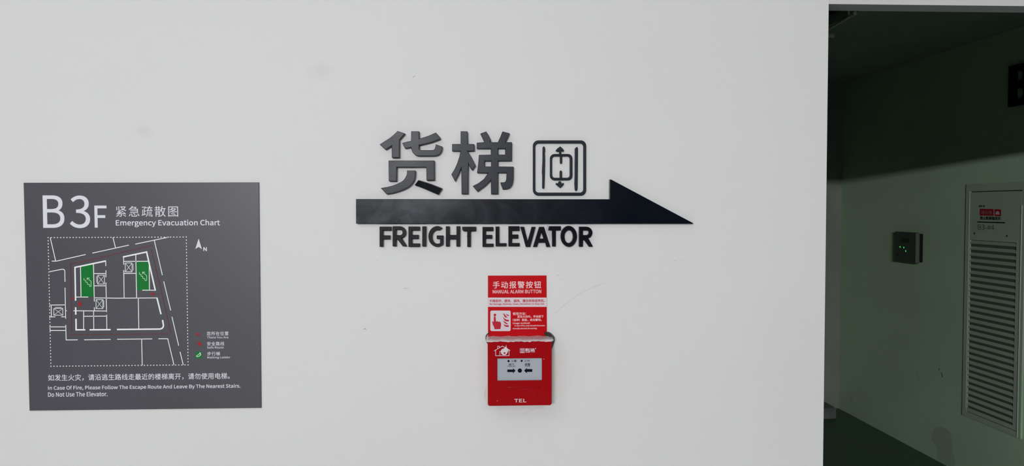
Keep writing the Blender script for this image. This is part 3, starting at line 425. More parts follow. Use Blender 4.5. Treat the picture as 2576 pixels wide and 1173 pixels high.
    '时': (350, 'M166 158C185 131 208 94 220 73L243 86C231 107 207 143 188 170M113 141L113 61L54 61L54 141M113 164L54 164L54 241L113 241M28 265L28 9L54 9L54 37L138 37L138 265M268 292L268 224L154 224L154 198L268 198L268 12C268 5 265 3 258 2L197 2L207 -25C242 -25 264 -24 277 -20C289 -15 294 -8 294 12L294 198L337 198L337 224L294 224L294 292'),
    '最': (350, 'M87 222L264 222L264 197L87 197M87 264L264 264L264 240L87 240M62 283L62 179L290 179L290 283M139 137L139 114L75 114L75 137M16 15L19 -8L139 6L139 -28L164 -28L164 9L183 12L183 33L164 31L164 137L332 137L332 159L17 159L17 137L51 137L51 18M178 116L178 94L199 94L192 92C202 66 216 43 235 25C216 10 194 -1 172 -8L185 -27C209 -19 232 -7 252 9C272 -7 295 -19 322 -27L338 -6C312 0 289 11 270 25C293 47 311 75 322 110L307 117L302 116M215 94L291 94C282 73 269 55 252 40C236 55 224 73 215 94M139 94L139 69L75 69L75 94M139 50L139 28L75 21L75 50'),
    '板': (350, 'M69 294L69 227L20 227L20 202L67 202C56 154 34 97 11 69L25 44C41 68 57 107 69 147L69 -28L93 -28L93 160L119 108L135 128L93 191L93 202L136 202L136 227L93 227L93 294M308 287C272 273 205 264 150 261L150 176C150 120 146 41 107 -14L129 -29C167 26 175 108 175 167L186 167C196 123 211 83 232 50C210 25 183 6 154 -7C160 -12 167 -22 170 -28C199 -14 225 4 248 29C268 4 292 -16 320 -29C325 -22 333 -11 339 -6C309 5 285 25 265 49C290 84 309 130 319 187L303 192L298 190L175 190L175 240C228 243 288 251 325 266M290 167C281 130 267 98 249 71C231 99 218 132 209 167'),
    '栓': (350, 'M150 98L150 74L215 74L215 10L131 10L131 -14L334 -14L334 10L242 10L242 74L307 74L307 98L242 98L242 150L299 150L299 174L163 174L163 150L215 150L215 98M221 293C202 250 165 204 122 173L140 157C174 182 205 216 228 252C253 217 291 180 326 157L339 181C303 201 263 239 240 274L246 286M70 294L70 226L20 226L20 201L67 201C56 154 34 98 11 69L25 43C42 67 58 105 70 145L70 -28L94 -28L94 154L118 107L134 126L94 187L94 201L129 201L129 226L94 226L94 294'),
    '梯': (350, 'M68 294L68 227L18 227L18 202L65 202C54 154 33 98 11 69L25 43C41 67 56 104 68 143L68 -28L92 -28L92 155L117 106L133 125L92 188L92 202L129 202L129 227L92 227L92 294M218 149L218 111L165 111L170 149M150 172L139 88L207 88C185 55 150 24 116 9L133 -11C164 5 195 34 218 66L218 -28L243 -28L243 88L307 88C305 49 302 34 298 30C296 27 293 26 289 26L263 28C267 21 269 11 270 3L300 4C308 5 314 7 318 12C325 21 329 44 332 100L332 111L243 111L243 149L321 149L321 237L279 237L306 286L281 294C275 277 263 253 254 237L197 237L208 242C203 256 193 277 181 293L160 285C170 270 180 251 185 237L137 237L137 215L218 215L218 172M243 215L297 215L297 172L243 172'),
    '楼': (350, 'M146 275L172 228L193 238L166 284M292 288C286 272 273 250 263 236L282 228L316 278M216 294L216 226L133 226L133 204L200 204C179 182 149 161 123 150L140 131C165 144 195 167 216 190L216 134L241 134L241 192C263 168 293 146 318 133L335 153C310 163 279 183 258 204L327 204L327 226L241 226L241 294M266 81C259 61 248 45 233 32L186 49L205 81M149 39L209 18C186 6 157 -1 120 -5L131 -27C176 -20 211 -10 237 6C265 -5 289 -16 308 -27L326 -8L258 22C274 38 286 57 293 81L331 81L331 104L217 104L229 129L203 133L190 104L126 104L126 81L177 81M62 294L62 227L20 227L20 202L61 202C51 154 32 98 11 69L25 43C39 65 52 99 62 134L62 -28L86 -28L86 155L110 107L126 126L86 188L86 202L121 202L121 227L86 227L86 294'),
    '止': (350, 'M66 217L66 15L17 15L17 -11L332 -11L332 15L202 15L202 151L317 151L317 177L202 177L202 293L175 293L175 15L93 15L93 217'),
    '步': (350, 'M102 147C85 118 57 90 31 71L51 51C78 73 108 106 127 139M74 267L74 187L21 187L21 162L163 162L163 51L188 51C144 25 87 8 18 -1C23 -8 29 -19 32 -26C166 -6 255 41 301 132L276 144C257 105 228 75 190 53L190 162L328 162L328 187L193 187L193 232L296 232L296 257L193 257L193 294L165 294L165 187L100 187L100 267'),
    '沿': (350, 'M31 270C53 258 81 239 94 226L111 245C97 257 69 275 47 286M13 175C35 164 63 146 77 134L94 153C79 165 51 181 29 192M22 -4L43 -23C65 9 91 53 111 89L92 107C70 68 42 22 22 -4M139 123L139 -29L164 -29L164 -7L281 -7L281 -27L308 -27L308 123M164 17L164 99L281 99L281 17M158 278L158 240C158 210 150 174 105 148C110 144 119 133 122 127C172 158 183 203 183 239L183 254L259 254L259 181C259 156 264 146 287 146L315 146L333 147L331 168L314 167L291 167C285 167 284 171 284 181L284 278'),
    '法': (350, 'M33 271C57 261 85 244 100 232L115 254C100 265 71 281 48 290M15 176C37 166 65 150 79 138L94 160C80 172 51 187 29 196M27 -6L49 -23C69 9 94 53 112 90L93 107C73 68 45 21 27 -6M135 -16C145 -12 159 -9 290 7L306 -28L329 -16C319 12 292 53 268 84L246 74L278 29L167 16C188 46 210 83 229 121L328 121L328 146L236 146L236 209L314 209L314 234L236 234L236 294L209 294L209 234L134 234L134 209L209 209L209 146L119 146L119 121L197 121C180 81 156 44 148 33C140 20 133 12 126 11'),
    '消': (350, 'M302 284C293 264 277 236 265 218L287 208C300 225 315 251 327 275M123 272C138 252 153 224 158 207L182 218C176 236 160 263 145 283M30 272C51 261 78 243 90 230L106 250C93 263 67 280 46 290M13 179C35 167 62 149 76 137L91 157C78 170 50 187 28 197M24 -7L47 -25C65 9 87 53 103 90L84 106C66 66 41 20 24 -7M159 109L288 109L288 71L159 71M159 132L159 169L288 169L288 132M211 294L211 194L133 194L133 -28L159 -28L159 49L288 49L288 5C288 0 286 -1 281 -1L237 -1L245 -26C272 -26 289 -26 300 -22C310 -18 313 -9 313 5L313 194L238 194L238 294'),
    '火': (350, 'M74 223C66 190 51 150 29 125L54 112C76 138 91 181 99 216M292 223C281 193 261 150 244 124L266 113C283 139 304 179 320 213M183 158L182 158C189 200 189 245 189 290L161 290C160 167 164 46 18 -7C25 -12 33 -22 36 -28C116 2 154 53 172 112C199 42 244 -5 319 -26L337 -2C251 18 204 75 183 158'),
    '灾': (350, 'M84 162C74 137 57 108 36 90L59 76C81 96 96 126 107 153M277 162C266 139 247 109 232 89L254 80C269 99 289 127 303 153M162 196C157 103 147 27 16 -6L31 -29C121 -5 159 41 176 98C199 29 240 -11 321 -27C325 -20 332 -9 337 -4C242 13 203 63 187 152L190 196M144 285C158 272 172 255 180 242L26 242L26 176L52 176L52 217L296 217L296 176L323 176L323 242L188 242L207 252C199 265 183 283 168 297'),
    '生': (350, 'M84 289C70 238 48 190 19 159L42 143C56 159 68 179 79 201L162 201L162 123L58 123L58 98L162 98L162 9L19 9L19 -17L332 -17L332 9L189 9L189 98L303 98L303 123L189 123L189 201L315 201L315 226L189 226L189 294L162 294L162 226L91 226L110 283'),
    '用': (350, 'M54 270L54 143C54 93 50 31 11 -13C17 -16 28 -25 32 -30C58 0 70 40 76 79L164 79L164 -25L190 -25L190 79L285 79L285 8C285 1 282 -1 275 -1L220 -1L229 -26C262 -26 283 -26 294 -22C306 -18 311 -9 311 8L311 270M79 244L164 244L164 188L79 188M285 244L285 188L190 188L190 244M79 163L164 163L164 104L78 104L79 143M285 163L285 104L190 104L190 163'),
    '电': (350, 'M158 143L158 92L71 92L71 143M186 143L276 143L276 92L186 92M158 167L71 167L71 217L158 217M186 167L186 217L276 217L276 167M44 243L44 45L71 45L71 67L158 67L158 30C158 -11 170 -22 209 -22L286 -22C324 -22 332 -4 337 50C329 52 318 57 311 62C308 16 305 5 285 5L211 5C190 5 186 9 186 29L186 67L303 67L303 243L186 243L186 293L158 293L158 243'),
    '疏': (350, 'M224 129L224 -16L246 -16L246 129M274 131L274 14C274 -8 275 -14 280 -18C284 -23 291 -24 297 -24L311 -24L326 -21C330 -19 333 -14 335 -8L338 30L321 40L319 6L316 -2L310 -4L303 -4L298 -2L297 11L297 131M174 131L174 88C174 55 169 17 127 -11L144 -28C191 5 197 48 197 88L197 131M78 214L78 47L53 39L53 188L32 188L32 33L10 28L16 2L145 42L141 65L102 54L102 129L143 129L143 153L102 153L102 206C119 221 139 242 153 262L136 274L131 272L22 272L22 249L112 249C102 236 89 223 78 214M165 143C173 146 187 147 301 154L313 136L333 148C322 167 299 198 279 220L260 210L287 175L204 171L244 230L334 230L334 253L265 253C261 266 253 283 245 296L221 289L237 253L154 253L154 230L215 230L177 177C172 171 162 169 156 167'),
    '的': (350, 'M193 148C213 123 236 88 247 66L269 80C258 101 234 135 214 160M84 295L70 238L30 238L30 -19L55 -19L55 9L152 9L152 238L94 238L112 290M55 214L128 214L128 140L55 140M55 33L55 117L128 117L128 33M209 296C198 247 179 199 155 168L177 153C189 169 200 191 210 215L300 215C296 74 289 21 279 8C275 4 271 2 264 2L211 5C216 -2 220 -13 220 -21L272 -21C285 -20 292 -17 301 -7C315 11 320 65 325 225L325 239L220 239L235 290'),
    '碎': (350, 'M271 221C263 183 248 148 226 125L245 113L224 113L224 84L141 84L141 60L224 60L224 -28L250 -28L250 60L336 60L336 84L250 84L250 113L247 113C257 125 266 140 274 157C289 143 304 126 312 114L328 132C319 145 299 164 283 179L294 216M215 290L228 254L145 254L145 230L329 230L329 254L255 254C252 265 245 283 238 295M183 221C175 180 159 143 136 118L155 104C168 119 179 138 188 159L215 129L231 144L196 180L206 217M17 276L17 251L61 251C51 198 35 149 10 116L22 88L41 116L41 -12L63 -12L63 16L126 16L126 168L63 168C73 194 80 222 85 251L134 251L134 276M63 144L104 144L104 40L63 40'),
    '禁': (350, 'M231 38C257 20 288 -6 303 -23L325 -9C309 8 277 33 252 50M63 136L63 114L292 114L292 136M87 50C71 28 45 7 19 -7L40 -23C65 -8 93 17 111 42M85 294L85 259L26 259L26 237L77 237C61 210 36 183 13 169L29 151C49 165 69 187 85 212L85 148L109 148L109 211L150 178L164 195L109 233L109 237L158 237L158 259L109 259L109 294M23 86L23 63L163 63L163 0C163 -4 162 -5 156 -6L109 -5L118 -28C145 -28 163 -28 175 -25C186 -21 190 -14 190 0L190 63L328 63L328 86M237 294L237 259L174 259L174 237L227 237C210 210 184 184 159 171L175 153C197 167 220 190 237 215L237 148L262 148L262 214C278 190 300 166 319 153L335 171C312 185 286 211 269 237L324 237L324 259L262 259L262 294'),
    '离': (350, 'M151 290L164 262L22 262L22 239L328 239L328 262L191 262L174 297M103 8C112 12 124 14 231 25L242 7L260 19C251 34 233 59 218 77L200 67L217 44L131 36L165 81L287 81L287 0C287 -5 286 -6 280 -6L236 -6L245 -27C271 -27 288 -27 299 -23C310 -20 313 -14 313 0L313 104L179 104L192 129L291 129L291 227L265 227L265 150L85 150L85 227L60 227L60 129L162 129L149 104L38 104L38 -28L63 -28L63 81L136 81L116 53C108 42 102 35 95 34M221 234L179 205L123 232L111 219L161 195L102 169L116 154L179 186L233 156L245 171L197 196L238 225'),
    '紧': (350, 'M222 27C250 13 285 -9 303 -25L323 -9C304 6 268 27 241 41M104 42C84 23 52 5 23 -6L43 -25C71 -11 105 11 128 32M39 272L39 168L63 168L63 272M99 287L99 156L123 156L123 287M153 280L153 257L173 257C182 234 195 215 212 199C190 188 166 180 141 175L147 167L143 171C121 151 92 134 84 129L62 121L70 97C76 99 85 100 135 102L82 81C63 74 48 70 37 69L44 43C54 47 68 48 167 54L167 1C167 -3 166 -4 160 -5L116 -4L126 -27C151 -27 168 -27 179 -23C190 -20 194 -13 194 0L194 56L284 61L304 39L323 54C308 71 278 96 252 113L234 100L261 80L120 73C162 89 204 108 244 131L226 150L180 124L113 123C130 132 147 143 164 155L162 156C187 162 210 171 232 183C254 167 282 155 313 148L329 172C300 176 275 185 254 197C280 216 300 242 312 275L297 281L292 280M197 257L278 257C267 239 252 224 234 211C218 224 206 239 197 257'),
    '线': (350, 'M19 19L25 -6L139 28L136 50M246 273C264 265 286 251 297 241L313 258C301 267 279 280 262 288M25 148C30 151 39 153 81 158L46 111C35 98 27 89 19 88L27 64C35 68 47 71 134 89L134 111L65 99C91 130 118 169 140 207L118 221L96 182L52 177C73 207 93 245 108 282L84 293C70 251 44 206 36 195C29 183 23 175 16 173M311 122C297 100 278 80 255 62C249 81 244 103 241 129L330 145L326 168L238 152L233 198L320 211L316 235L232 222L230 295L204 295L207 218L152 210L156 186L208 194L213 147L145 135L149 111L216 124C220 95 226 68 233 47C203 27 169 11 133 0L150 -22C183 -10 214 5 242 23C256 -8 275 -27 300 -27C324 -27 332 -15 337 24C331 26 323 32 318 38C316 7 312 -1 303 -1C287 -1 275 13 264 39C291 60 315 84 333 112'),
    '置': (350, 'M228 262L287 262L287 230L228 230M146 262L204 262L204 230L146 230M66 262L122 262L122 230L66 230M67 150L67 2L20 2L20 -18L331 -18L331 2L283 2L283 150L173 150L178 170L323 170L323 191L182 191L186 211L313 211L313 281L41 281L41 211L159 211L156 191L24 191L24 170L153 170L148 150M92 2L92 24L257 24L257 2M92 96L257 96L257 76L92 76M92 112L92 132L257 132L257 112M92 60L257 60L257 40L92 40'),
    '自': (350, 'M84 144L271 144L271 92L84 92M84 169L84 221L271 221L271 169M84 68L271 68L271 16L84 16M159 295L146 246L57 246L57 -28L84 -28L84 -9L271 -9L271 -27L299 -27L299 246L172 246L190 291'),
    '行': (350, 'M152 273L152 248L325 248L325 273M93 294C76 269 42 238 12 218L28 197C59 219 95 254 119 284M137 176L137 151L255 151L255 6C255 0 252 -1 246 -2L191 -1L200 -27C234 -27 254 -28 266 -23C277 -19 282 -11 282 6L282 151L334 151L334 176M107 219C83 179 45 139 9 113L27 91L67 127L67 -29L93 -29L93 156C108 174 121 192 132 210'),
    '警': (350, 'M67 68L67 53L284 53L284 68M67 99L67 83L284 83L284 99M65 37L65 -28L90 -28L90 -18L262 -18L262 -28L287 -28L287 37M90 -2L90 22L262 22L262 -2M155 150L164 132L24 132L24 114L326 114L326 132L192 132L178 157M53 251C46 234 32 215 12 201L27 187L41 199L41 151L60 151L60 160L113 160L117 147L141 147C148 147 153 149 158 154C164 161 167 180 169 229L170 238L69 238L74 248L69 249L83 249L83 261L122 261L122 249L145 249L145 261L185 261L185 278L145 278L145 294L122 294L122 278L83 278L83 294L60 294L60 278L19 278L19 261L60 261L60 250M223 295C213 264 195 236 172 218L189 204L212 229C220 215 229 202 240 191C224 180 205 172 183 166L197 147C219 154 239 164 256 176C275 161 297 150 322 143L336 163C313 169 291 178 273 191C289 206 300 224 308 246L332 246L332 265L234 265L244 290M284 246C278 230 269 216 257 204C244 216 233 230 225 246M147 222C144 186 142 171 139 167C137 165 134 164 131 164L122 165L122 211L52 211L60 222M60 196L103 196L103 175L60 175'),
    '请': (350, 'M37 270C56 254 79 231 90 216L107 235C97 249 73 271 54 286M15 184L15 159L67 159L67 31C67 15 57 5 50 1L64 -22C69 -14 78 -7 138 39L129 61L92 34L92 184M173 74L283 74L283 46L173 46M173 93L173 120L283 120L283 93M215 294L215 267L134 267L134 246L215 246L215 224L143 224L143 205L215 205L215 181L123 181L123 160L336 160L336 181L241 181L241 205L315 205L315 224L241 224L241 246L325 246L325 267L241 267L241 294M148 140L148 -28L173 -28L173 26L283 26L283 2C283 -2 281 -4 277 -4L237 -4L245 -27C270 -27 285 -26 295 -22C305 -19 308 -12 308 1L308 140'),
    '走': (350, 'M77 134C71 83 55 21 12 -12L32 -29C56 -9 73 20 85 51C120 -10 177 -23 252 -23L328 -23L338 2L253 2C230 2 208 3 188 7L188 76L305 76L305 100L188 100L188 156L328 156L328 180L188 180L188 229L302 229L302 253L188 253L188 294L161 294L161 253L53 253L53 229L161 229L161 180L22 180L22 156L161 156L161 15C132 27 110 48 95 83L104 131'),
    '路': (350, 'M55 256L121 256L121 195L55 195M13 15L18 -11L153 22L151 46L105 35L105 98L142 98L154 80L175 90L175 -27L200 -27L200 -14L288 -14L288 -26L313 -26L313 90L324 84L341 106C309 118 282 137 260 158C283 185 300 216 312 252L296 259L291 258L223 258L234 288L209 294C196 252 173 212 145 186L145 279L31 279L31 172L81 172L81 29L54 23L54 139L31 139L31 18M200 9L200 76L288 76L288 9M279 235C270 214 258 194 243 176C229 194 217 212 209 229L212 235M191 99C210 111 228 124 244 141C259 125 276 111 296 99M228 159C204 135 176 117 148 104L148 121L105 121L105 172L145 172L145 183L164 167C175 178 186 192 195 207C204 192 215 175 228 159'),
    '达': (350, 'M28 276C45 255 63 226 71 208L95 221C87 239 68 266 50 287M205 293L202 225L113 225L113 200L199 200C191 138 171 86 111 56C117 52 125 42 129 36C177 61 202 100 215 147C250 111 287 67 307 38L329 55C307 87 261 137 222 175L226 200L330 200L330 225L229 225L232 293M92 164L16 164L16 138L65 138L65 46C50 39 31 23 13 2L30 -22C49 3 66 25 78 25C86 25 97 12 112 2C136 -14 165 -18 210 -18L329 -14L338 13C304 9 252 7 210 7C170 7 141 9 118 24L92 43'),
    '近': (350, 'M28 274C48 256 70 229 81 213L102 228C91 244 68 269 48 287M303 294C268 283 201 276 145 273L145 195C145 150 142 88 111 42L133 26C161 65 169 120 171 166L243 166L243 27L269 27L269 166L333 166L333 191L172 191L172 195L172 252C225 256 285 262 325 275M92 167L18 167L18 141L66 141L66 44C50 38 32 22 14 2L31 -22C49 2 66 22 78 22C86 22 97 10 112 1C136 -14 165 -18 209 -18L330 -14C331 -7 335 7 338 14C304 10 251 7 210 7C170 7 141 10 118 24L92 42'),
    '逃': (350, 'M21 266C41 249 64 224 75 207L96 223C85 239 60 263 40 280M104 255C119 233 133 203 138 184L160 193C155 212 140 241 125 263M294 264C286 242 269 211 256 191L275 183C289 202 306 230 320 255M88 169L17 169L17 145L63 145L63 30C48 25 32 12 16 -2L33 -26C50 -6 68 11 79 11C86 11 97 2 110 -6C132 -19 162 -21 203 -21L332 -18C333 -11 337 2 340 9C303 5 244 2 203 2C166 2 136 5 114 16L88 33M227 294L227 70C227 40 234 32 260 32L303 32C324 32 331 43 333 76C326 77 317 82 312 85C311 61 309 55 301 55L263 55C252 55 250 57 250 70L250 142C273 127 296 109 308 95L326 112C311 129 279 151 253 166L250 163L250 294M98 119L111 97L169 134C164 98 149 66 107 42L124 24C187 61 195 114 195 175L195 294L172 294L172 176L171 160'),
    '遮': (350, 'M23 267C41 250 64 225 74 210L95 225C84 241 61 264 43 280M166 94C160 75 149 50 135 35L154 25C168 41 178 66 185 86M199 87C202 68 204 42 203 26L224 27C224 44 222 69 218 88M239 86C246 67 254 42 257 25L277 30C274 47 265 71 258 90M281 89C294 70 308 44 314 27L334 36C327 52 313 78 299 97M88 173L18 173L18 148L63 148L63 35C47 29 30 15 13 -1L29 -22C48 -1 66 18 79 18C87 18 98 7 112 -1C137 -15 167 -19 208 -19L329 -15C329 -8 333 4 336 10C302 6 250 4 209 4C171 4 141 7 118 19L88 37M206 291L220 260L121 260L121 185C121 144 117 89 89 49L109 35C140 78 145 140 145 184L145 238L332 238L332 260L248 260L230 297M187 229L187 196L145 196L145 174L187 174L187 109L290 109L290 174L331 174L331 196L290 196L290 229L266 229L266 196L210 196L210 229M266 174L266 130L210 130L210 174'),
    '钮': (350, 'M294 252L287 154L227 154L237 252M127 8L127 -18L336 -18L336 8L299 8C307 79 316 193 321 276L305 276L150 277L150 252L211 252L201 154L152 154L152 129L198 129L181 8M285 129L273 8L208 8L224 129M56 294C46 259 29 225 9 202L23 177C35 191 47 209 56 229L141 229L141 254L68 254L79 287M17 120L17 97L69 97L69 26C69 9 57 -3 51 -8L64 -26C70 -20 79 -13 140 25L134 47L93 23L93 97L143 97L143 120L93 120L93 168L133 168L133 192L35 192L35 168L69 168L69 120'),
    '铃': (350, 'M209 185L244 141L264 154C257 165 241 182 228 195M64 293C53 261 34 229 12 209L25 184C37 196 49 212 60 229L144 229L144 254L74 254L88 286M21 120L21 96L74 96L74 28C74 11 61 -1 54 -6L68 -26C74 -20 84 -14 151 21L146 43L99 20L99 96L146 96L146 120L99 120L99 168L133 168L133 192L38 192L38 168L74 168L74 120M233 294C215 249 179 199 136 166L155 148C189 176 217 212 239 251C261 211 292 172 320 150L339 170C307 192 271 235 251 274L257 287M166 131L166 106L279 106C266 83 249 55 234 35L200 60L182 46C212 24 251 -8 270 -28L289 -11L253 20C273 48 300 88 315 121L297 132L292 131'),
    '阻': (350, 'M158 275L158 8L118 8L118 -16L337 -16L337 8L308 8L308 275M182 8L182 76L282 76L282 8M182 165L282 165L282 100L182 100M182 188L182 250L282 250L282 188M30 280L30 -27L55 -27L55 256L105 256L75 177C103 149 110 125 110 106C110 95 108 85 102 81L90 78L67 78C71 71 74 62 74 55L100 56C107 56 114 58 119 62C129 70 134 84 134 103C133 125 127 151 99 180L137 270L120 281L116 280'),
    '除': (350, 'M166 77C154 52 136 26 118 8L138 -7C156 13 176 43 189 71M268 70C286 48 308 16 318 -4L339 9C328 28 307 58 287 80M27 280L27 -27L51 -27L51 256L96 256L66 177C93 149 100 125 100 106C100 95 98 85 92 82C89 79 85 78 80 78L58 79C62 72 64 62 65 55L90 56C97 57 104 59 109 63C119 70 124 84 123 104C123 125 117 151 90 180L127 271L110 281L106 280M130 121L130 97L222 97L222 2C222 -2 221 -3 215 -4L173 -4L182 -28C208 -28 224 -27 234 -23C244 -19 247 -12 247 2L247 97L334 97L334 121L247 121L247 164L301 164L301 187L163 187L163 164L222 164L222 121M231 297C208 255 165 214 120 191L138 172C173 192 207 222 232 256C262 218 292 195 324 175C327 183 335 191 341 196C309 214 276 237 246 275L254 288'),
    '面': (350, 'M136 117L210 117L210 77L136 77M136 138L136 177L210 177L210 138M136 56L210 56L210 15L136 15M20 271L20 246L155 246L146 202L36 202L36 -28L62 -28L62 -9L287 -9L287 -28L314 -28L314 202L173 202L186 246L331 246L331 271M62 15L62 177L112 177L112 15M287 15L235 15L235 177L287 177'),
    '（': (350, 'M243 133C243 65 271 9 313 -34L334 -23C294 19 269 71 269 133C269 195 294 247 334 289L313 300C271 257 243 201 243 133'),
    '）': (350, 'M107 133C107 201 79 257 37 300L16 289C56 247 81 195 81 133C81 71 56 19 16 -23L37 -34C79 9 107 65 107 133'),
    '，': (350, 'M55 -37C92 -25 116 4 116 42C116 67 105 82 86 82C71 82 59 74 59 57C59 41 71 32 85 32L91 33C90 9 74 -8 47 -19'),
    '：': (350, 'M88 170C102 170 114 180 114 196C114 212 102 223 88 223C74 223 61 212 61 196C61 180 74 170 88 170M88 -1C102 -1 114 9 114 25C114 41 102 51 88 51C74 51 61 41 61 25C61 9 74 -1 88 -1'),
}
_gc = {}
def glyph(ch):
    if ch in _gc: return _gc[ch]
    adv, path = GLYPHS[ch]
    out = []
    for sub in path.split('M')[1:]:
        toks = []; cur = ''
        cmd = 'M'
        pts = []
        import re
        items = re.findall(r'([LC]?)([-\d ]+)', sub)
        for c, nums in items:
            v = [float(q) / 1000 for q in nums.split()]
            if not c: pts.append([(v[0], v[1]), None, None]); continue
            if c == 'L': pts.append([(v[0], v[1]), None, None])
            else:
                pts[-1][2] = (v[0], v[1]); pts.append([(v[4], v[5]), (v[2], v[3]), None])
        if len(pts) > 1 and pts[0][0] == pts[-1][0]:
            pts[0][1] = pts[-1][1]; pts.pop()
        out.append([(p, hl or p, hr or p) for p, hl, hr in pts])
    _gc[ch] = (adv / 1000, out); return _gc[ch]
def text_splines(s, track=0.0):
    x = 0; out = []
    for ch in s:
        adv, sp = glyph(ch)
        for q in sp: out.append([tuple((a[0] + x, a[1]) for a in p) for p in q])
        x += adv + track
    return out
def text(T, s, rect, off, material, name='lettering', parent=None, track=0.0, t=0.0, ref=None, bold=0.0, frame=None, plane=None):
    """fit the ink of s into the measured rect (x0,y0,x1,y1) on T's plane"""
    f = T.frame; x0, y0, x1, y1 = rect; xm, ym = (x0 + x1) / 2, (y0 + y1) / 2
    pl = off if plane is None else plane
    U0, U1 = f.at(x0, ym, pl)[0], f.at(x1, ym, pl)[0]; V1, V0 = f.at(xm, y0, pl)[1], f.at(xm, y1, pl)[1]
    sp = text_splines(s, track)
    xs = [p[0][0] for q in sp for p in q]; ys = [p[0][1] for q in sp for p in q]
    ax, bx, ay, by = min(xs), max(xs), min(ys), max(ys)
    g = lambda p: (U0 + (p[0] - ax) / (bx - ax) * (U1 - U0), V0 + (p[1] - ay) / (by - ay) * (V1 - V0))
    polys = [('B', [tuple(g(a) for a in p) for p in q]) for q in sp]
    res = 10 if V1 - V0 > .02 or '遮' in s else 4
    me = T.shape(polys, off, t, 0.0, res) if not bold else bold_shape(T, polys, off, bold, res)
    return T.add(name, me, material, parent)
def bold_shape(T, polys, off, b, res=4):
    """heavier print: four copies of the outlines a hair apart"""
    ms = []
    for n, (dx, dy) in enumerate(((b, b), (-b, b), (b, -b), (-b, -b))):
        P = [('B', [tuple((a[0] + dx, a[1] + dy) for a in p) for p in q[1]]) for q in polys]
        ms.append(T.shape(P, off + n * .00002, 0, 0, res))
    return join_meshes(ms)

# ================================================================ THE ROOM SHELL
RX, RY = SIGN.at(2077.5, 590)[0], 0
HZ = SIGN.at(2300, 11)[1]                                   # underside edge of the door head
TH = .055                                                   # thickness of the partition
OPEN_R = 2.30                                               # right side of the doorway, outside the frame
def hfar(px, py, z):                                        # depth at which a picture row meets height z
    d = ray(px, py); t = (z - CAM.z) / d.z; return CAM + d * t
TH = max(.04, hfar(2300, 29, HZ).y)
LX0, LX1, LY0, LZ1 = -3.4, 3.6, -6.5, 2.9
CZ = 2.56
SX = lambda y: P0.x + (P0.y - y) * (-dv.x / dv.y)           # x of the side wall at depth y
Y_END = P0.y
wf = wbox('wall_front', LX0, RX, 0, TH, 0, LZ1, M['paint'])
# paint is keyed to the wall's own coordinates: put its origin at the world's foot of the wall
def rebase(o, origin=(0, 0, 0)):
    d = Vector(o.location) - Vector(origin); o.data.transform(Matrix.Translation(d)); o.location = origin
rebase(wf)
wbox('wall_header', RX, OPEN_R, .004, TH, HZ, LZ1, M['door_steel'])
wbox('wall_doorway_right', OPEN_R, LX1, 0, TH, 0, LZ1, M['paint'])
wbox('wall_left', LX0 - .15, LX0, LY0, 0, 0, LZ1, M['lobby'])
wbox('wall_right', LX1, LX1 + .15, LY0, TH, 0, LZ1, M['lobby'])
wbox('wall_back', LX0, LX1, LY0 - .15, LY0, 0, LZ1, M['lobby'])
wbox('ceiling', LX0 - .15, LX1 + .15, LY0 - .15, TH, LZ1, LZ1 + .12, M['ceil'])
wbox('floor', LX0 - .15, LX1 + .15, LY0 - .15, TH, -.12, 0, M['lfloor'])
wbox('floor', -1.2, SX(TH) + .5, TH, Y_END + .2, -.12, 0, M['floor'])
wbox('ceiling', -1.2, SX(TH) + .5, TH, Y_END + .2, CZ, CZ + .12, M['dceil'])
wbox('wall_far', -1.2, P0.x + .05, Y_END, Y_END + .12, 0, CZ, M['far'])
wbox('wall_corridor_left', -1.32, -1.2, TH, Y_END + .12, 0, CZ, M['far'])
# the side wall of the dark corridor
LEN = (Vector((SX(TH), TH, 0)) - P0).length
side = Thing('wall_side', SIDE, (0, 0), None, None, empty=False)
so = side.add('wall_side', side.boxm(-.12, LEN, 0, CZ, 0, .12), M['side']); so['kind'] = 'structure'
# kerb at the foot of the far wall
kf = hfar(2090, 1055, 0); kt = SIGN
d = ray(2090, 1027); tk = (kf.y - CAM.y) / d.y; KH = CAM.z + d.z * tk
KX = CAM.x + ray(2104, 1040).x * ((kf.y - CAM.y) / ray(2104, 1040).y)
k = wbox('trim_1', -1.2, KX, kf.y, Y_END, 0, KH, M['kerb'], bevel=.006)

# ---- scuffs on the white wall (pieces of the wall itself)
def marks(parent, frame, items, off=.0004):
    T = Thing('scuff', frame, (0, 0), None, None, empty=False); T.root = parent
    for pts, wpx, mt in items:
        P = [frame.at(*p) for p in pts]; s = (Vector(frame.at(pts[0][0] + 1, pts[0][1])) - Vector(frame.at(*pts[0]))).length
        me = stroke_mesh(T, [(P, wpx * s)], off); T.add('scuff_mark', me, M[mt])
marks(wf, SIGN, [
    ([(1038, 195), (1041, 193), (1044, 191)], 1.3, 'mark'), ([(915, 829), (918, 827), (921, 829)], 1.8, 'mark'),
    ([(949.3, 655), (950.7, 656.5)], 1.2, 'mark'), ([(1015, 727), (1020, 725), (1027, 726)], 2, 'markf'),
    ([(1402, 691), (1404.5, 693.5)], 1.1, 'mark'), ([(1696, 657), (1701, 656)], 1.5, 'markf'), ([(1712, 653.5), (1713.5, 654.8)], 1.3, 'mark'),
    (smooth([(1396, 788), (1410, 776), (1432, 758), (1450, 745), (1470, 733), (1495, 722), (1520, 712)], 4, False), .9, 'markf'),
    (smooth([(1310, 1042), (1330, 1036), (1350, 1026), (1368, 1022)], 4, False), .8, 'markf'),
    ([(1408, 700), (1412, 704)], 1.2, 'markf'),
    (smooth([(1218, 1003), (1219, 990), (1222, 980)], 4, False), 1.4, 'markf'),
])
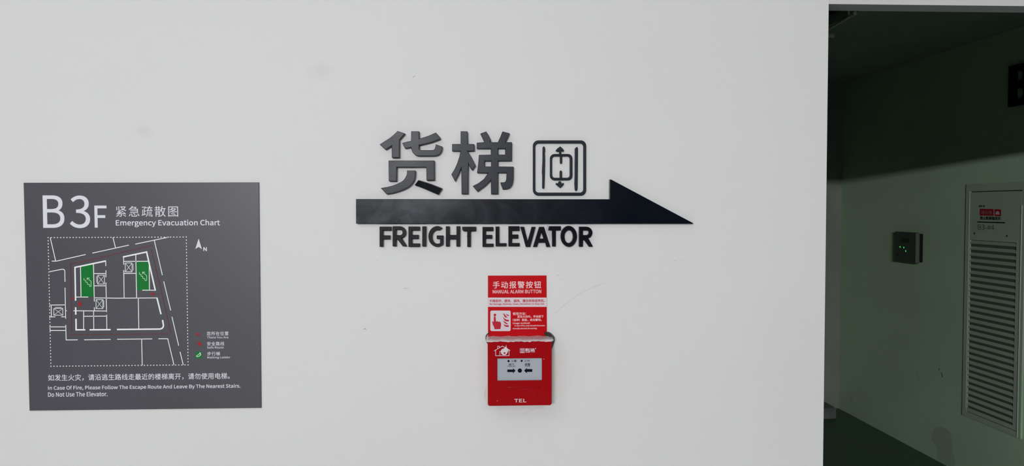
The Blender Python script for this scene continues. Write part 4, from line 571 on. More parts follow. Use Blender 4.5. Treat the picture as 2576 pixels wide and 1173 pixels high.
marks(so, SIDE, [
    ([(2361, 926), (2363.5, 932)], 1.5, 'markd'), ([(2368, 938), (2371, 949)], 1.8, 'markd'),
    ([(2304, 935), (2314, 957)], 2, 'gmark'), ([(2139, 1002), (2145, 1006)], 5, 'gmark'),
])

q = Thing('x', SIDE, (0, 0), None, None, empty=False); q.root = so
q.add('damp_stain', q.shape([[SIDE.at(a, c_) for a, c_ in smooth([(2345, 1092), (2352, 1078), (2367, 1074), (2384, 1082), (2394, 1100), (2396, 1130), (2402, 1172), (2364, 1172), (2356, 1125), (2344, 1108)], 4)][::-1]], .0005), M['gmark'])

# ================================================================ LAMPS OF THE LOBBY (behind the photographer)
def tube_lamp(x, y, z, label):
    r = bpy.data.objects.new('tube_lamp', None); C.objects.link(r); r.location = (x, y, z)
    tag(r, label, 'lamp', 'tube lamps of the lobby')
    bm = bmesh.new(); bmesh.ops.create_cube(bm, size=1)
    for v in bm.verts: v.co = Vector((v.co.x * 1.26, v.co.y * (.12 if v.co.z < 0 else .07), v.co.z * .05 + .075))
    me = bpy.data.meshes.new('housing'); bm.to_mesh(me); bm.free(); link('housing', me, r, None, M['white_metal'])
    link('tube', tube_mesh([Vector((-.6, .03, .035)), Vector((.6, .03, .035))], .013, 12), r, None, M['tube'])
    for sx in (-.5, .5):
        link('suspension_rod', tube_mesh([Vector((sx, 0, .09)), Vector((sx, 0, LZ1 - z))], .004, 6), r, None, M['white_metal'])
tube_lamp(LAMP_FAR[0], LAMP_FAR[1] - .12, LAMP_FAR[2], 'white tube lamp hanging on rods far behind the photographer')
tube_lamp(LAMP_NEAR[0], LAMP_NEAR[1], LAMP_NEAR[2] + .03, 'white tube lamp hanging near the white wall')
tube_lamp(.9, -3.2, 2.65, 'white tube lamp hanging over the middle of the lobby')

# ================================================================ EVACUATION CHART
PT = .004
def chart():
    c0 = [SIGN.at(59, 460, PT), SIGN.at(651, 459, PT), SIGN.at(657, 1027, PT), SIGN.at(74, 1034, PT)]
    T = Thing('evacuation_chart', SIGN, SIGN.at(365, 745), 'square dark grey board with white floor plan, B3F and evacuation text', 'chart')
    u0 = (c0[0][0] + c0[3][0]) / 2; u1 = (c0[1][0] + c0[2][0]) / 2
    me = T.shape([c0[::-1]], PT, PT, .0006)
    T.add('board', me, M['chart'])
    z = PT + .0003
    for s, r in (('B', (108.3, 492.2, 161.3, 573.2)), ('3', (176, 492.6, 226, 573.8)), ('F', (238.3, 518, 267.8, 572.5))):
        text(T, s, r, z, M['print_w'], bold=.0003 if s != 'F' else .0004)
    for s, r, b in (('紧急疏散图', (291.5, 518.5, 448, 545.6), .0), ('Emergency Evacuation Chart', (291.5, 553, 553, 571.5), .0002),
                 ('N', (511.8, 622.5, 520, 631.5), .0003),
                 ('如发生火灾，请沿逃生路线走最近的楼梯离开，请勿使用电梯。', (121, 940.5, 578, 956.5), .00008),
                 ('In Case Of Fire, Please Follow The Escape Route And Leave By The Nearest Stairs.', (121, 968.8, 604.7, 981), .00013),
                 ('Do Not Use The Elevator.', (121, 986.4, 270.4, 998), .00013)):
        text(T, s, r, z, M['print_w'], bold=b, track=.035 if s[0] == '紧' else .008 if s[0] == '如' else 0)
    for s, r in (('您所在位置', (520.2, 834.5, 574.8, 844.3)), ('There You Are', (521, 846.2, 574.6, 851.8)), ('安全路线', (521, 860, 564, 870)),
                 ('Safe Route', (521, 871.5, 562.7, 877.2)), ('步行梯', (521.5, 885.4, 553.3, 895.2)), ('Walking Ladder', (521, 896.8, 579.3, 903.6))):
        text(T, s, r, z, M['print_w'], bold=.00004, track=.02 if ord(s[0]) > 999 else 0)
    # plan: measured in four crops
    K = 5.865; O = {'A': (100, 580), 'B': (290, 580), 'C': (100, 740), 'D': (290, 740)}
    def p(c, x, y): return SIGN.at(O[c][0] + x / K, O[c][1] + y / K, PT)
    def L(c, *pts):
        out = []; cc = c
        for q in pts:
            if len(q) == 3: out.append(p(*q))
            else: out.append(p(cc, *q))
        return out
    e = (Vector(SIGN.at(301, 700, PT)) - Vector(SIGN.at(300, 700, PT))).length     # one picture pixel here, in metres
    th = 2.0 * e; tk = 3.7 * e
    # floor areas first
    g1 = T.shape([L('A', (613, 540), (792, 498), (802, 980), (615, 975))[::-1]], z)
    g2 = T.shape([L('B', (315, 460), (485, 458), (503, 520), (503, 880), (325, 885))[::-1]], z)
    T.add('stair_area', g1, M['print_g']); T.add('stair_area', g2, M['print_g'])
    sq = T.shape([[SIGN.at(a, b, PT) for a, b in ((492, 885.5), (508.5, 885.5), (508.5, 901.5), (492, 901.5))][::-1]], z)
    T.add('legend_square', sq, M['print_g'])
    zr = z + .0002
    red = [(L('A', (455, 490), ('C', 470, 560)), 1.6 * e), (L('A', (455, 495), ('A', 700, 445), ('B', 150, 312), ('B', 535, 225)), 1.8 * e),
           (L('B', (530, 275), ('B', 690, 935), ('D', 820, 580)), 1.5 * e), (L('C', (450, 602), ('D', 120, 595), ('D', 790, 590)), 1.8 * e),
           (L('B', (690, 937), (570, 942)), 1.4 * e), (L('C', (470, 150), (575, 150)), 1.3 * e)]
    T.add('route_line', stroke_mesh(T, red, zr), M['print_dr'])
    for sh in (L('B', (518, 942), (570, 905), (560, 940), (575, 972)), L('C', (575, 118), (612, 122), (620, 152), (610, 182), (580, 178)),
               [SIGN.at(a, b, PT) for a, b in ((499.5, 859), (508.5, 865.7), (502, 872), (501, 868), (498.5, 868.5), (498, 863.5))]):
        T.add('route_arrow', T.shape([sh[::-1]], zr), M['print_r'])
    T.add('legend_arrow_stem', stroke_mesh(T, [([SIGN.at(491, 865.8, PT), SIGN.at(499, 865.8, PT)], .9 * e)], zr), M['print_dr'])
    for cx, cy, r in ((100 + 492 / K, 580 + 1005 / K, 4.3), (498.7, 841.5, 5.6)):
        T.add('star_mark', T.shape([[SIGN.at(a, b, PT) for a, b in star(cx, cy, r)][::-1]], zr), M['print_r'])
    zl = zr + .0002
    walls = [(L('A', (158, 108), (237, 448)), th), (L('A', (180, 453), (250, 453), (680, 355)), th), (L('A', (778, 335), ('B', 203, 217)), th),
             (L('A', (1082, 103), (1120, 255)), th), (L('B', (298, 202), (795, 98)), th), (L('B', (578, 148), (697, 660)), th),
             (L('B', (717, 752), ('D', 820, 243)), th), (L('D', (838, 335), (938, 763)), th), (L('D', (957, 853), (1005, 1045)), th),
             (L('A', (135, 612), (335, 572), (356, 575), (369, 587), (373, 606), (375, 758)), th), (L('A', (376, 845), ('C', 381, 160), ('C', 386, 365)), th),
             (L('C', (145, 163), (383, 160)), th), (L('C', (172, 163), (175, 333)), th), (L('C', (148, 350), (152, 338), (235, 336)), th), (L('C', (320, 336), (385, 336)), th),
             (L('C', (385, 247), (403, 247)), th), (L('C', (150, 480), (150, 485), (387, 485)), th), (L('C', (155, 520), (157, 538), (387, 538)), th),
             (L('C', (387, 455), (392, 678), (563, 676)), th), (L('C', (658, 676), (1048, 670)), th), (L('D', (30, 668), (548, 662)), th),
             (L('D', (638, 660), (776, 660), (868, 1045)), th), (L('D', (392, 665), (400, 1052)), th),
             # rooms, thin
             (L('A', (604, 540), (612, 980)), th), (L('A', (533, 983), (718, 983)), th), (L('A', (795, 500), (808, 1050)), th), (L('A', (976, 455), (977, 525)), th),
             (L('A', (979, 590), (979, 690)), th), (L('A', (979, 768), ('C', 988, 268)), th), (L('A', (805, 637), (979, 637)), th), (L('A', (805, 817), (980, 817)), th),
             (L('A', (805, 995), (985, 997), ('B', 20, 1000), ('B', 625, 996)), th), (L('C', (500, 247), (990, 250)), th), (L('C', (808, 197), (810, 245)), th),
             (L('C', (650, 255), (650, 518)), th), (L('C', (797, 255), (800, 520)), th), (L('C', (655, 328), (990, 326)), th), (L('C', (990, 305), (992, 518)), th),
             (L('B', (125, 400), (128, 505)), th), (L('B', (128, 585), (133, 997)), th), (L('B', (305, 365), (317, 997)), th), (L('B', (130, 457), (485, 455)), th),
             (L('B', (133, 635), (305, 633)), th), (L('B', (503, 520), (507, 880)), th), (L('B', (400, 882), (600, 882)), th), (L('B', (342, 997), ('D', 350, 515)), th)]
    T.add('plan_wall_line', stroke_mesh(T, walls, zl), M['map_w'])
    thick = [(L('A', (980, 450), (523, 545), (532, 1038)), tk), (L('C', (533, 195), (535, 305)), tk), (L('C', (538, 365), (540, 528), (675, 528)), tk),
             (L('C', (738, 528), (1050, 525)), tk), (L('D', (28, 523), (660, 517), (690, 508), (710, 485), (713, 460), (700, 383)), tk),
             (L('B', (115, 392), (465, 318), (594, 888)), tk), (L('D', (618, 58), (677, 298)), tk)]
    T.add('plan_outer_wall', stroke_mesh(T, thick, zl + .0001), M['map_w'])
    for c, (x0, y0, x1, y1), ln in (('A', (857, 660, 958, 792), ((840, 675), (842, 772))), ('C', (833, 82, 935, 215), ((948, 95), (948, 197))),
                                    ('B', (150, 480, 250, 612), ((266, 495), (267, 592))), ('C', (210, 212, 343, 312), ((228, 198), (325, 198)))):
        q = [(L(c, (x0, y0), (x1, y0), (x1, y1), (x0, y1), (x0, y0)), 1.5 * e), (L(c, (x0, y0), (x1, y1)), 1.0 * e), (L(c, (x1, y0), (x0, y1)), 1.0 * e), (L(c, *ln), 1.1 * e)]
        T.add('lift_symbol', stroke_mesh(T, q, zl), M['map_w'])
    for dx, dy, c in ((0, 0, 'A'), (-297, -87, 'B')):
        q = [(L(c, *[(a + dx, b + dy) for a, b in ((655, 705), (657, 732), (680, 737), (680, 762), (705, 765), (707, 795), (735, 797), (738, 825), (760, 825), (762, 755), (708, 705))]), 1.0 * e),
             (L(c, *[(a + dx, b + dy) for a, b in ((703, 732), (701, 702), (738, 703))]), 1.1 * e)]
        T.add('stair_symbol', stroke_mesh(T, q, zl), M['print_gw'])
    q = [SIGN.at(480 + a / 11.733, 820 + b / 11.733, PT) for a, b in ((165, 900), (185, 875), (230, 855), (270, 800), (290, 803), (283, 835), (302, 855), (240, 905), (185, 912))]
    T.add('stair_symbol', stroke_mesh(T, [(q + q[:1], 1.5 * e)], zl), M['print_gw'])
    na = [SIGN.at(a, b, PT) for a, b in ((500, 600.5), (508.3, 627), (500, 621.5), (491.6, 627))]
    T.add('north_arrow', T.shape([na[::-1]], zl), M['print_w'])
    dots = []
    cs = [(121.5, 598), (469, 596.6), (473.5, 918.3), (128.5, 921.8)]
    for i in range(4):
        a, b = Vector(cs[i]), Vector(cs[(i + 1) % 4]); n = round((b - a).length / 7.85); dr = (b - a).normalized()
        for j in range(n):
            c = a + (b - a) * (j / n)
            dots.append(([SIGN.at(*(c - dr * 1.6), PT), SIGN.at(*(c + dr * 1.6), PT)], 2.1 * e))
    o = T.add('dotted_border', stroke_mesh(T, dots, zl), M['map_w']); o['kind'] = 'stuff'
chart()

# ================================================================ RAISED SIGN: characters, pictogram, arrow, letters
LT = .014
def crop(ox, oy, k, off=LT, frame=SIGN):
    return lambda *pts: [frame.at(ox + x / k, oy + y / k, off) for x, y in pts]
def cw(P): return P[::-1]
G = 'raised black characters above the arrow'
c3 = crop(940, 320, 6.517); c4 = crop(1125, 320, 6.517)
T = Thing('sign_character', SIGN, SIGN.at(1033, 490), 'raised black character of five glued pieces, left of the two large characters', 'character', G)
for P in (
    c3((97, 284), *smooth([(97, 284), (180, 230), (262, 178), (345, 108), (390, 62)], 3, False)[1:], (512, 104), (422, 208), (420, 500), (297, 500), (295, 306), (190, 370)),
    c3((615, 68), (743, 68), (745, 190), (820, 168), (900, 140), (1018, 88), (1093, 172), (1093, 195), (940, 250), (745, 296), *smooth([(745, 335), (750, 362), (780, 376), (820, 377)], 4, False), *smooth([(940, 377), (975, 374), (1000, 355), (1012, 320), (1018, 282)], 4, False),
       *smooth([(1126, 318), (1120, 370), (1100, 420), (1058, 457), (1000, 472)], 5, False), *smooth([(730, 472), (680, 458), (640, 418), (620, 370), (615, 330)], 5, False), (510, 348), (467, 260), (540, 240), (612, 225)),
    c3((243, 548), (996, 548), (999, 872), (866, 872), (862, 657), (378, 657), (374, 886), (247, 886)),
    c3(*smooth([(545, 712), (545, 760), (530, 805), (490, 868), (430, 908), (330, 952), (210, 984)], 6, False)[:-1], (210, 984), (115, 998), (208, 1100),
       *smooth([(300, 1085), (420, 1052), (540, 1002), (612, 950), (662, 880), (682, 800), (684, 711)], 6, False)),
):
    T.add('stroke', T.shape([cw(P)], LT, LT, .0009), M['black_film'])
P = c3((728, 862), (760, 868), (830, 890), (950, 930), (1122, 998), (1060, 1098), (950, 1052), (840, 1003), (740, 962), (670, 940))
me = T.shape([cw(P)], LT, LT, .0009)
cv = Vector((sum(v.co.x for v in me.vertices), 0, sum(v.co.z for v in me.vertices))) / len(me.vertices)
me.transform(Matrix.Translation(cv) @ Matrix.Rotation(math.radians(6), 4, 'X') @ Matrix.Translation(-cv)); me.transform(Matrix.Translation((0, .0, 0)))
T.add('stroke', me, M['black_matt'], label='darker bottom right stroke, tilted forward')
T = Thing('sign_character', SIGN, SIGN.at(1215, 490), 'raised black character of two pieces, next to the framed lift pictogram', 'character', G)
T.add('stroke', T.shape([cw(c4((220, 68), (333, 68), (338, 275), (444, 278), (446, 388), (335, 392), (400, 500), (466, 630), (410, 708), (385, 680), (348, 602), (346, 1096), (235, 1096), (230, 670), (185, 780), (128, 892), (67, 775), (120, 690),
    (165, 590), (200, 480), (217, 392), (80, 390), (80, 277), (220, 276)))], LT, LT, .0009), M['black_film'], label='left tree-shaped piece')
T.add('stroke', T.shape([cw(c4((543, 105), (640, 70), (682, 140), (718, 215), (700, 246), (830, 246), (870, 160), (905, 70), (1027, 100), (990, 180), (955, 246), (1062, 246), (1060, 552), (835, 552), (835, 645), (1090, 648), *smooth([(1087, 850), (1073, 930), (1040, 985), (990, 1010), (910, 1017)], 5, False)[:-1], (910, 1017), (890, 960), (873, 906), (930, 905), (958, 890), (970, 850), (975, 747), (835, 747), (837, 1096), (720, 1096), (716, 868), (640, 950), (560, 1012), (495, 1058), (418, 966), (510, 920), (600, 850), (670, 752),
    (490, 748), (508, 600), (520, 455), (716, 450), (716, 350), (485, 350), (484, 255), (608, 246), (575, 170))),
    cw(c4((835, 348), (952, 348), (952, 450), (835, 450))), cw(c4((614, 553), (720, 553), (720, 645), (614, 645)))], LT, LT, .0009), M['black_film'], label='right piece with two square holes')

# pictogram
c5 = crop(1320, 310, 3.555, .009)
T = Thing('lift_pictogram', SIGN, SIGN.at(1407, 490), 'lift symbol of thin raised black lines inside a rounded square frame', 'pictogram')
q = lambda x0, y0, x1, y1, r: c5(*rrect(x0, y0, x1, y1, r))
T.add('outer_frame', T.shape([q(74, 153, 551, 647, 48), q(95, 179, 526, 621, 30)], .009, .009, .0019), M['black_film'])
T.add('cabin_frame', T.shape([q(227, 275, 428, 510, 40), q(246, 296, 404, 488, 24)], .009, .009, .0019), M['black_film'])
for P in ([(161, 220), (164, 211), (171, 207), (179, 211), (182, 220), (184, 245), (181, 262), (183, 330), (181, 450), (177, 575), (173, 584), (166, 586), (160, 583), (157, 575), (158, 470), (155, 440), (160, 330)],
          [(450, 228), (458, 217), (466, 212), (474, 215), (477, 224), (476, 400), (474, 585), (469, 600), (462, 606), (454, 603), (449, 590), (446, 540), (449, 480), (450, 320)]):
    T.add('guide_rail', T.shape([cw(c5(*P))], .009, .009, .0016), M['black_film'])
for P in ([(316, 288), (336, 288), (336, 350), (333, 359), (326, 363), (319, 359), (316, 350)], [(314, 434), (317, 426), (324, 422), (332, 427), (335, 434), (335, 494), (314, 494)]):
    T.add('door_line', T.shape([cw(c5(*P))], .009, .009, .0016), M['black_film'])
T.add('up_arrow', T.shape([cw(c5((318, 207), (340, 226), (354, 244), (342, 256), (328, 246), (328, 268), (318, 277), (308, 268), (308, 246), (294, 256), (277, 246), (292, 226)))], .009, .009, .0016), M['black_film'])
T.add('down_arrow', T.shape([cw(c5((302, 528), (308, 519), (322, 519), (328, 528), (328, 538), (350, 535), (352, 546), (336, 566), (318, 580), (298, 564), (277, 546), (282, 535), (302, 538)))], .009, .009, .0016), M['black_film'])

# long arrow
AT = .013
T = Thing('direction_arrow', SIGN, SIGN.at(1320, 563), 'long raised glossy black arrow pointing right to the doorway', 'arrow', empty=False)
P = [SIGN.at(a, b, AT) for a, b in ((895.5, 501), (1534.5, 501.5), (1534.8, 451.5), (1538, 452), (1746.5, 563), (1720, 563), (895.5, 563))]
arrow = T.add('direction_arrow', T.shape([cw(P)], AT, AT, .0007), M['black'])
c6 = crop(880, 310, 3.555, AT)
for pts, wd in ((smooth([(410, 888), (450, 850), (540, 808), (620, 775), (700, 745), (770, 718), (800, 700)], 4, False), 3.2),
                (smooth([(765, 715), (790, 700), (815, 702), (830, 720), (800, 740), (780, 730)], 4, False), 2.2),
                (smooth([(480, 850), (520, 820), (560, 798)], 4, False), 2.5), (smooth([(830, 715), (870, 700), (915, 688)], 4, False), 2.0),
                (smooth([(555, 828), (580, 820), (600, 812)], 3, False), 4.5)):
    P = c6(*pts); s = .00022
    me = T.tubem([(a, b, AT - .0001) for a, b in P], [wd * s * .62 * (.35 + .65 * math.sin(math.pi * (i_ + .5) / len(P))) for i_ in range(len(P))], 5)
    o = link('film_crease', me, arrow, None, M['crease'])

# letters FREIGHT ELEVATOR
LF = .012
c7 = crop(940, 560, 9.2, LF); c8 = crop(1200, 560, 8.587, LF)
def box_l(*a): return a
def E_(x0, x1, xs, y0, y1, a, b, cc, d, xm, xb=None):
    xb = xb or x1
    return [(x0, y0), (x1, y0), (x1, a), (xs, a), (xs, b), (xm, b), (xm, cc), (xs, cc), (xs, d), (xb, d), (xb, y1), (x0, y1)]
def R_(x0, xs, xr, xl, y0, yb, ym, y1, wl):
    rc = (yb - y0) / 2; cxr = xr - rc
    out = [(x0, y0), (cxr, y0)] + arc(cxr, y0 + rc, rc, rc, -90, 50, 12)
    out += [(cxr + rc * .30, yb - 12), (xl, y1), (xl - wl, y1), (cxr - wl * .55, ym), (xs, ym), (xs, y1), (x0, y1)]
    tw = (xs - x0) * .93
    hole = [(xs, y0 + tw)] + arc(cxr, y0 + rc, rc - tw, rc - tw, -90, 90, 10) + [(xs, yb - tw)]
    return out, hole
r1, h1 = R_(437, 520, 745, 765, 90, 372, 395, 552, 95)
r2, h2 = R_(2207, 2290, 2495, 2508, 92, 350, 382, 522, 88)
gO = arc(1465, 325, 203, 240, -52, -360, 26)
gG = arc(1470, 325, 205, 240, -55, -300, 24) + [(1608, 515), (1608, 302), (1458, 302), (1458, 380), (1535, 380), (1535, 470)] + arc(1475, 335, 122, 160, 55, 290, 18)
LET = [
    ('F', c7, [E_(135, 402, 213, 98, 562, 188, 300, 390, 562, 375, 213)[:9] + [(213, 562), (135, 562)]], 'first letter of FREIGHT, left end of the row'),
    ('R', c7, [r1, h1], 'second letter of FREIGHT'),
    ('E', c7, [E_(803, 1062, 885, 96, 564, 185, 288, 380, 488, 1035, 1066)], 'third letter of FREIGHT, just before I'),
    ('I', c7, [[(1124, 92), (1212, 92), (1210, 556), (1122, 556)]], 'fourth letter of FREIGHT, a plain upright bar'),
    ('G', c7, [gG], 'the only G, fifth letter of FREIGHT'),
    ('H', c7, [[(1668, 92), (1755, 92), (1755, 290), (1915, 290), (1915, 88), (1998, 88), (1997, 556), (1913, 556), (1913, 390), (1755, 390), (1755, 556), (1668, 556)]], 'the only H, sixth letter of FREIGHT'),
    ('T', c7, [[(2050, 100), (2368, 100), (2368, 200), (2245, 205), (2245, 565), (2165, 565), (2165, 330), (2155, 318), (2165, 300), (2165, 205), (2075, 200), (2050, 165)]], 'last letter of FREIGHT'),
    ('E', c8, [E_(118, 350, 188, 98, 526, 182, 270, 348, 460, 326, 354)], 'first letter of ELEVATOR'),
    ('L', c8, [[(402, 92), (480, 88), (480, 450), (635, 450), (635, 514), (402, 514)]], 'the only L, second letter of ELEVATOR'),
    ('E', c8, [E_(680, 917, 755, 82, 514, 178, 262, 346, 446, 892, 921)], 'third letter of ELEVATOR, just before V'),
    ('V', c8, [[(938, 94), (1017, 94), (1095, 415), (1182, 96), (1264, 96), (1150, 527), (1055, 527)]], 'the only V, fourth letter of ELEVATOR'),
    ('A', c8, [[(1345, 95), (1447, 95), (1584, 527), (1500, 527), (1475, 435), (1325, 435), (1298, 527), (1213, 527)], [(1390, 205), (1438, 350), (1348, 350)]], 'the only A, fifth letter of ELEVATOR'),
    ('T', c8, [[(1560, 82), (1812, 82), (1812, 168), (1703, 172), (1703, 516), (1627, 516), (1622, 172), (1543, 165)]], 'sixth letter of ELEVATOR, beside the O'),
    ('O', c8, [circle(1985, 300, 176, 226, 40), circle(1983, 305, 92, 140, 36)], 'the only O, seventh letter of ELEVATOR'),
    ('R', c8, [r2, h2], 'last letter of ELEVATOR, right end of the row'),
]
for ch, cc, polys, lab in LET:
    PP = [cw(cc(*p)) for p in polys]
    us = [a for a, b in PP[0]]; vs = [b for a, b in PP[0]]
    T = Thing('sign_letter', SIGN, ((min(us) + max(us)) / 2, min(vs)), 'raised black letter ' + ch + ', ' + lab, 'letter', 'raised letters under the arrow', empty=False)
    T.add('sign_letter', T.shape(PP, LF, LF, .0007), M['black_matt'])

# ================================================================ RED ALARM SIGN
ST = .003
T = Thing('alarm_sign', SIGN, SIGN.at(1301, 845), 'flat red sign headed MANUAL ALARM BUTTON above the red call point', 'sign')
k = 6.518; c9 = crop(1200, 680, k, ST)
P = [SIGN.at(a, b, ST) for a, b in ((1227.5, 694), (1374.8, 693.6), (1375.8, 852), (1227.6, 852))]
T.add('plate', T.shape([cw(P)], ST, ST, .0003), M['sign_red'])
z = ST + .0003
T.add('white_band', T.shape([cw(c9((180, 450), (1142, 450), (1144, 602), (178, 602)))], z), M['sign_w'])
T.add('pictogram_field', T.shape([c9(*rrect(218, 663, 551, 1000, 26))], z), M['sign_w'])
z2 = z + .0002
hand = [(275, 765), (290, 758), (304, 765), (312, 848), (325, 838), (340, 838), (352, 848), (368, 842), (385, 852), (395, 880), (392, 920), (383, 967), (286, 969), (280, 930), (258, 895), (247, 842), (262, 838), (274, 850)]
T.add('hand_symbol', T.shape([cw(c9(*hand))], z2), M['sign_rt']); T.add('button_symbol', T.shape([cw(c9(*circle(293, 735, 22)))], z2), M['sign_rt'])
for P in ([(420, 710), (450, 718), (470, 745), (502, 780), (465, 775), (445, 755), (440, 732)], [(475, 712), (497, 730), (523, 735), (521, 754), (498, 748), (483, 735)],
          [(425, 762), (450, 792), (485, 812), (523, 814), (519, 842), (480, 840), (450, 822), (436, 795)], [(415, 828), (445, 838), (480, 862), (516, 885), (480, 884), (452, 868), (438, 845)],
          [(430, 880), (460, 900), (523, 905), (517, 932), (480, 930), (452, 918)]):
    T.add('flame_symbol', T.shape([cw(c9(*P))], z2), M['sign_rt'])
for s, r, mt, b in (('手动报警按钮', (1239.9, 708, 1361, 725.6), 'sign_pink', .00018), ('MANUAL ALARM BUTTON', (1239.6, 729.4, 1361.4, 738.3), 'sign_pink', .00012),
                 ('不得损坏、挪用、遮挡、擅自拆除或停用。', (1231, 753.4, 1370, 760.8), 'sign_rt', .0001), ('No Damage, Remove, Cover, Demolition Or Stop Use', (1232, 762.6, 1368.8, 768.4), 'sign_rt', .0001),
                 ('使用方法：', (1289.8, 786, 1323.5, 793), 'sign_pink', .0001), ('发生火灾时，手动按下', (1301.3, 793.6, 1367.2, 799.9), 'sign_pink', .0001),
                 ('（击碎）面板，启动警铃。', (1289.8, 801.8, 1362.6, 808.3), 'sign_pink', .0001), ('Usage method:', (1290, 811, 1333, 816.6), 'sign_pink', .0001),
                 ('In case of fire, press (smash) the screen', (1294.4, 817.6, 1370.3, 822), 'sign_pink', .0001), ('manually and start the warning', (1289.8, 824.6, 1350.4, 829.4), 'sign_pink', .0001)):
    text(T, s, r, z2, M[mt], bold=b, plane=ST, track=.04 if s == '手动报警按钮' else 0)

# ================================================================ CALL POINT
CT = .045
u0, v1 = SIGN.at(1226.8, 858, CT); u1, v0 = SIGN.at(1388, 1020.5, CT)
T = Thing('call_point', SIGN, ((u0 + u1) / 2, v0), 'boxy red manual fire call point with pale window and TEL below', 'alarm')
c10 = crop(1200, 830, 5.586, CT)
win = [c10((285, 408), (912, 408), (912, 715), (285, 715))]
U0, V1 = win[0][0]; U1, V0 = win[0][2]
rr = rrect(u0, v0, u1, v1, .004)
body = T.shape([rr, [(U0, V0), (U1, V0), (U1, V1), (U0, V1)]], CT, .016, .0016)
T.add('front_cover', body, M['red'])
T.add('housing', T.boxm(u0 + .001, u1 - .001, v0 + .002, v1 - .001, CT - .0155, CT - .0155, .002), M['red'])
T.add('window_panel', T.boxm(U0 - .001, U1 + .001, V0 - .001, V1 + .001, CT - .004, .003), M['panelw'])
# ledge under the window, key flap and lip
a, b_ = c10((262, 716), (948, 733)); T.add('window_ledge', T.boxm(a[0], b_[0], b_[1], a[1], CT + .0015, .004, .0007), M['red'])
fp = c10((345, 826), (380, 822), (430, 816), (470, 806), (600, 803), (740, 806), (780, 815), (830, 820), (857, 824), (857, 992), (345, 992))
T.add('key_flap', T.shape([cw(fp)], CT + .0006, .0016, .0004), M['red'])
lip = c10(*smooth([(348, 822), (430, 814), (468, 803), (600, 800), (740, 804), (780, 814), (886, 812)], 3, False))
T.add('flap_lip', T.tubem([(p_[0], p_[1], CT + .0006) for p_ in lip], .0008, 8), M['red'])
gl = c10(*smooth([(440, 822), (520, 838), (600, 842), (690, 836), (760, 822)], 3, False))
T.add('finger_groove', T.tubem([(p_[0], p_[1], CT + .0004) for p_ in gl], .0010, 6), M['red'])
zc = CT + .0003; zw = CT - .004 + .0003
cz_ = crop(1200, 830, 5.586, CT); cwn = crop(1200, 830, 5.586, CT - .004)
e = .000745
hs = [(cz_((240, 298), (300, 262), (355, 230), (410, 258), (466, 292)), 1.5 * e), (cz_((262, 288), (262, 365), (450, 365), (450, 285)), 1.4 * e),
      (cz_((290, 266), (290, 231), (314, 231), (314, 250)), 1.2 * e), (cz_((320, 363), (320, 304), (344, 304)), 1.2 * e)]
T.add('house_symbol', stroke_mesh(T, hs, zc), M['sign_w'])
T.add('flame_symbol', T.shape([cw(cz_(*smooth([(411, 210), (413, 240), (425, 262), (440, 285), (430, 315), (412, 345), (388, 357), (355, 350), (337, 325), (337, 295), (352, 272), (385, 258), (402, 238)], 3))),
                               cw(cz_((368, 322), (378, 314), (386, 322), (396, 314), (404, 322), (388, 345)))], zc + .0002), M['sign_w'])
lg = [(cz_((607, 265), (665, 265), (665, 323), (607, 323), (607, 265)), 1.1 * e), (cz_((617, 277), (657, 277)), 1.2 * e), (cz_((624, 288), (650, 288), (650, 302), (624, 302), (624, 288)), 1.0 * e), (cz_((616, 314), (657, 314)), 1.1 * e)]
T.add('maker_emblem', stroke_mesh(T, lg, zc), M['sign_w'])
def rc(x0, y0, x1, y1): return (1200 + x0 / 5.586, 830 + y0 / 5.586, 1200 + x1 / 5.586, 830 + y1 / 5.586)
for s, r, b in (('利', (678, 262, 736, 304), .0003), ('达', (750, 262, 810, 303), .0003), ('®', (813, 256, 830, 273), 0), ('LEADER', (682, 308, 748, 320), .0001), ('LEADER', (762, 309, 816, 319), 0), ('TEL', (525, 972, 692, 1018), .0002)):
    text(T, s, rc(*r), zc if s != 'TEL' else CT + .0009, M['sign_w'], bold=b, plane=CT)
for s, r in (('火警', (482, 425, 556, 453)), ('工作', (660, 425, 740, 450)), ('按下', (445, 473, 522, 501)), ('PRESS', (430, 505, 540, 521)), ('报警', (670, 470, 749, 501)), ('FIRE', (677, 503, 747, 519))):
    text(T, s, rc(*r), zw, M['ink'], bold=.00005, plane=CT - .004)
for cx, cy, r in ((443, 440, 15), (627, 437, 14)):
    T.add('indicator_light', T.shape([cw(cwn(*circle(cx, cy, r)))], zw + .0008, .0014, .0002), M['ink'])
T.add('arrow_symbol', T.shape([cw(cwn((425, 559), (505, 559), (505, 540), (541, 575), (505, 613), (505, 595), (425, 595)))], zw), M['ink'])
T.add('arrow_symbol', T.shape([cw(cwn((777, 553), (777, 592), (700, 592), (700, 613), (661, 574), (700, 536), (700, 553))[::-1])], zw), M['ink'])
T.add('dot_symbol', T.shape([cw(cwn(*circle(601, 574, 30)))], zw), M['ink'])
for cx, cy in ((940, 413), (285, 1000)):
    T.add('paint_chip', T.shape([cw(cz_(*circle(cx, cy, 6, 4)))], zc), M['sign_pink'])
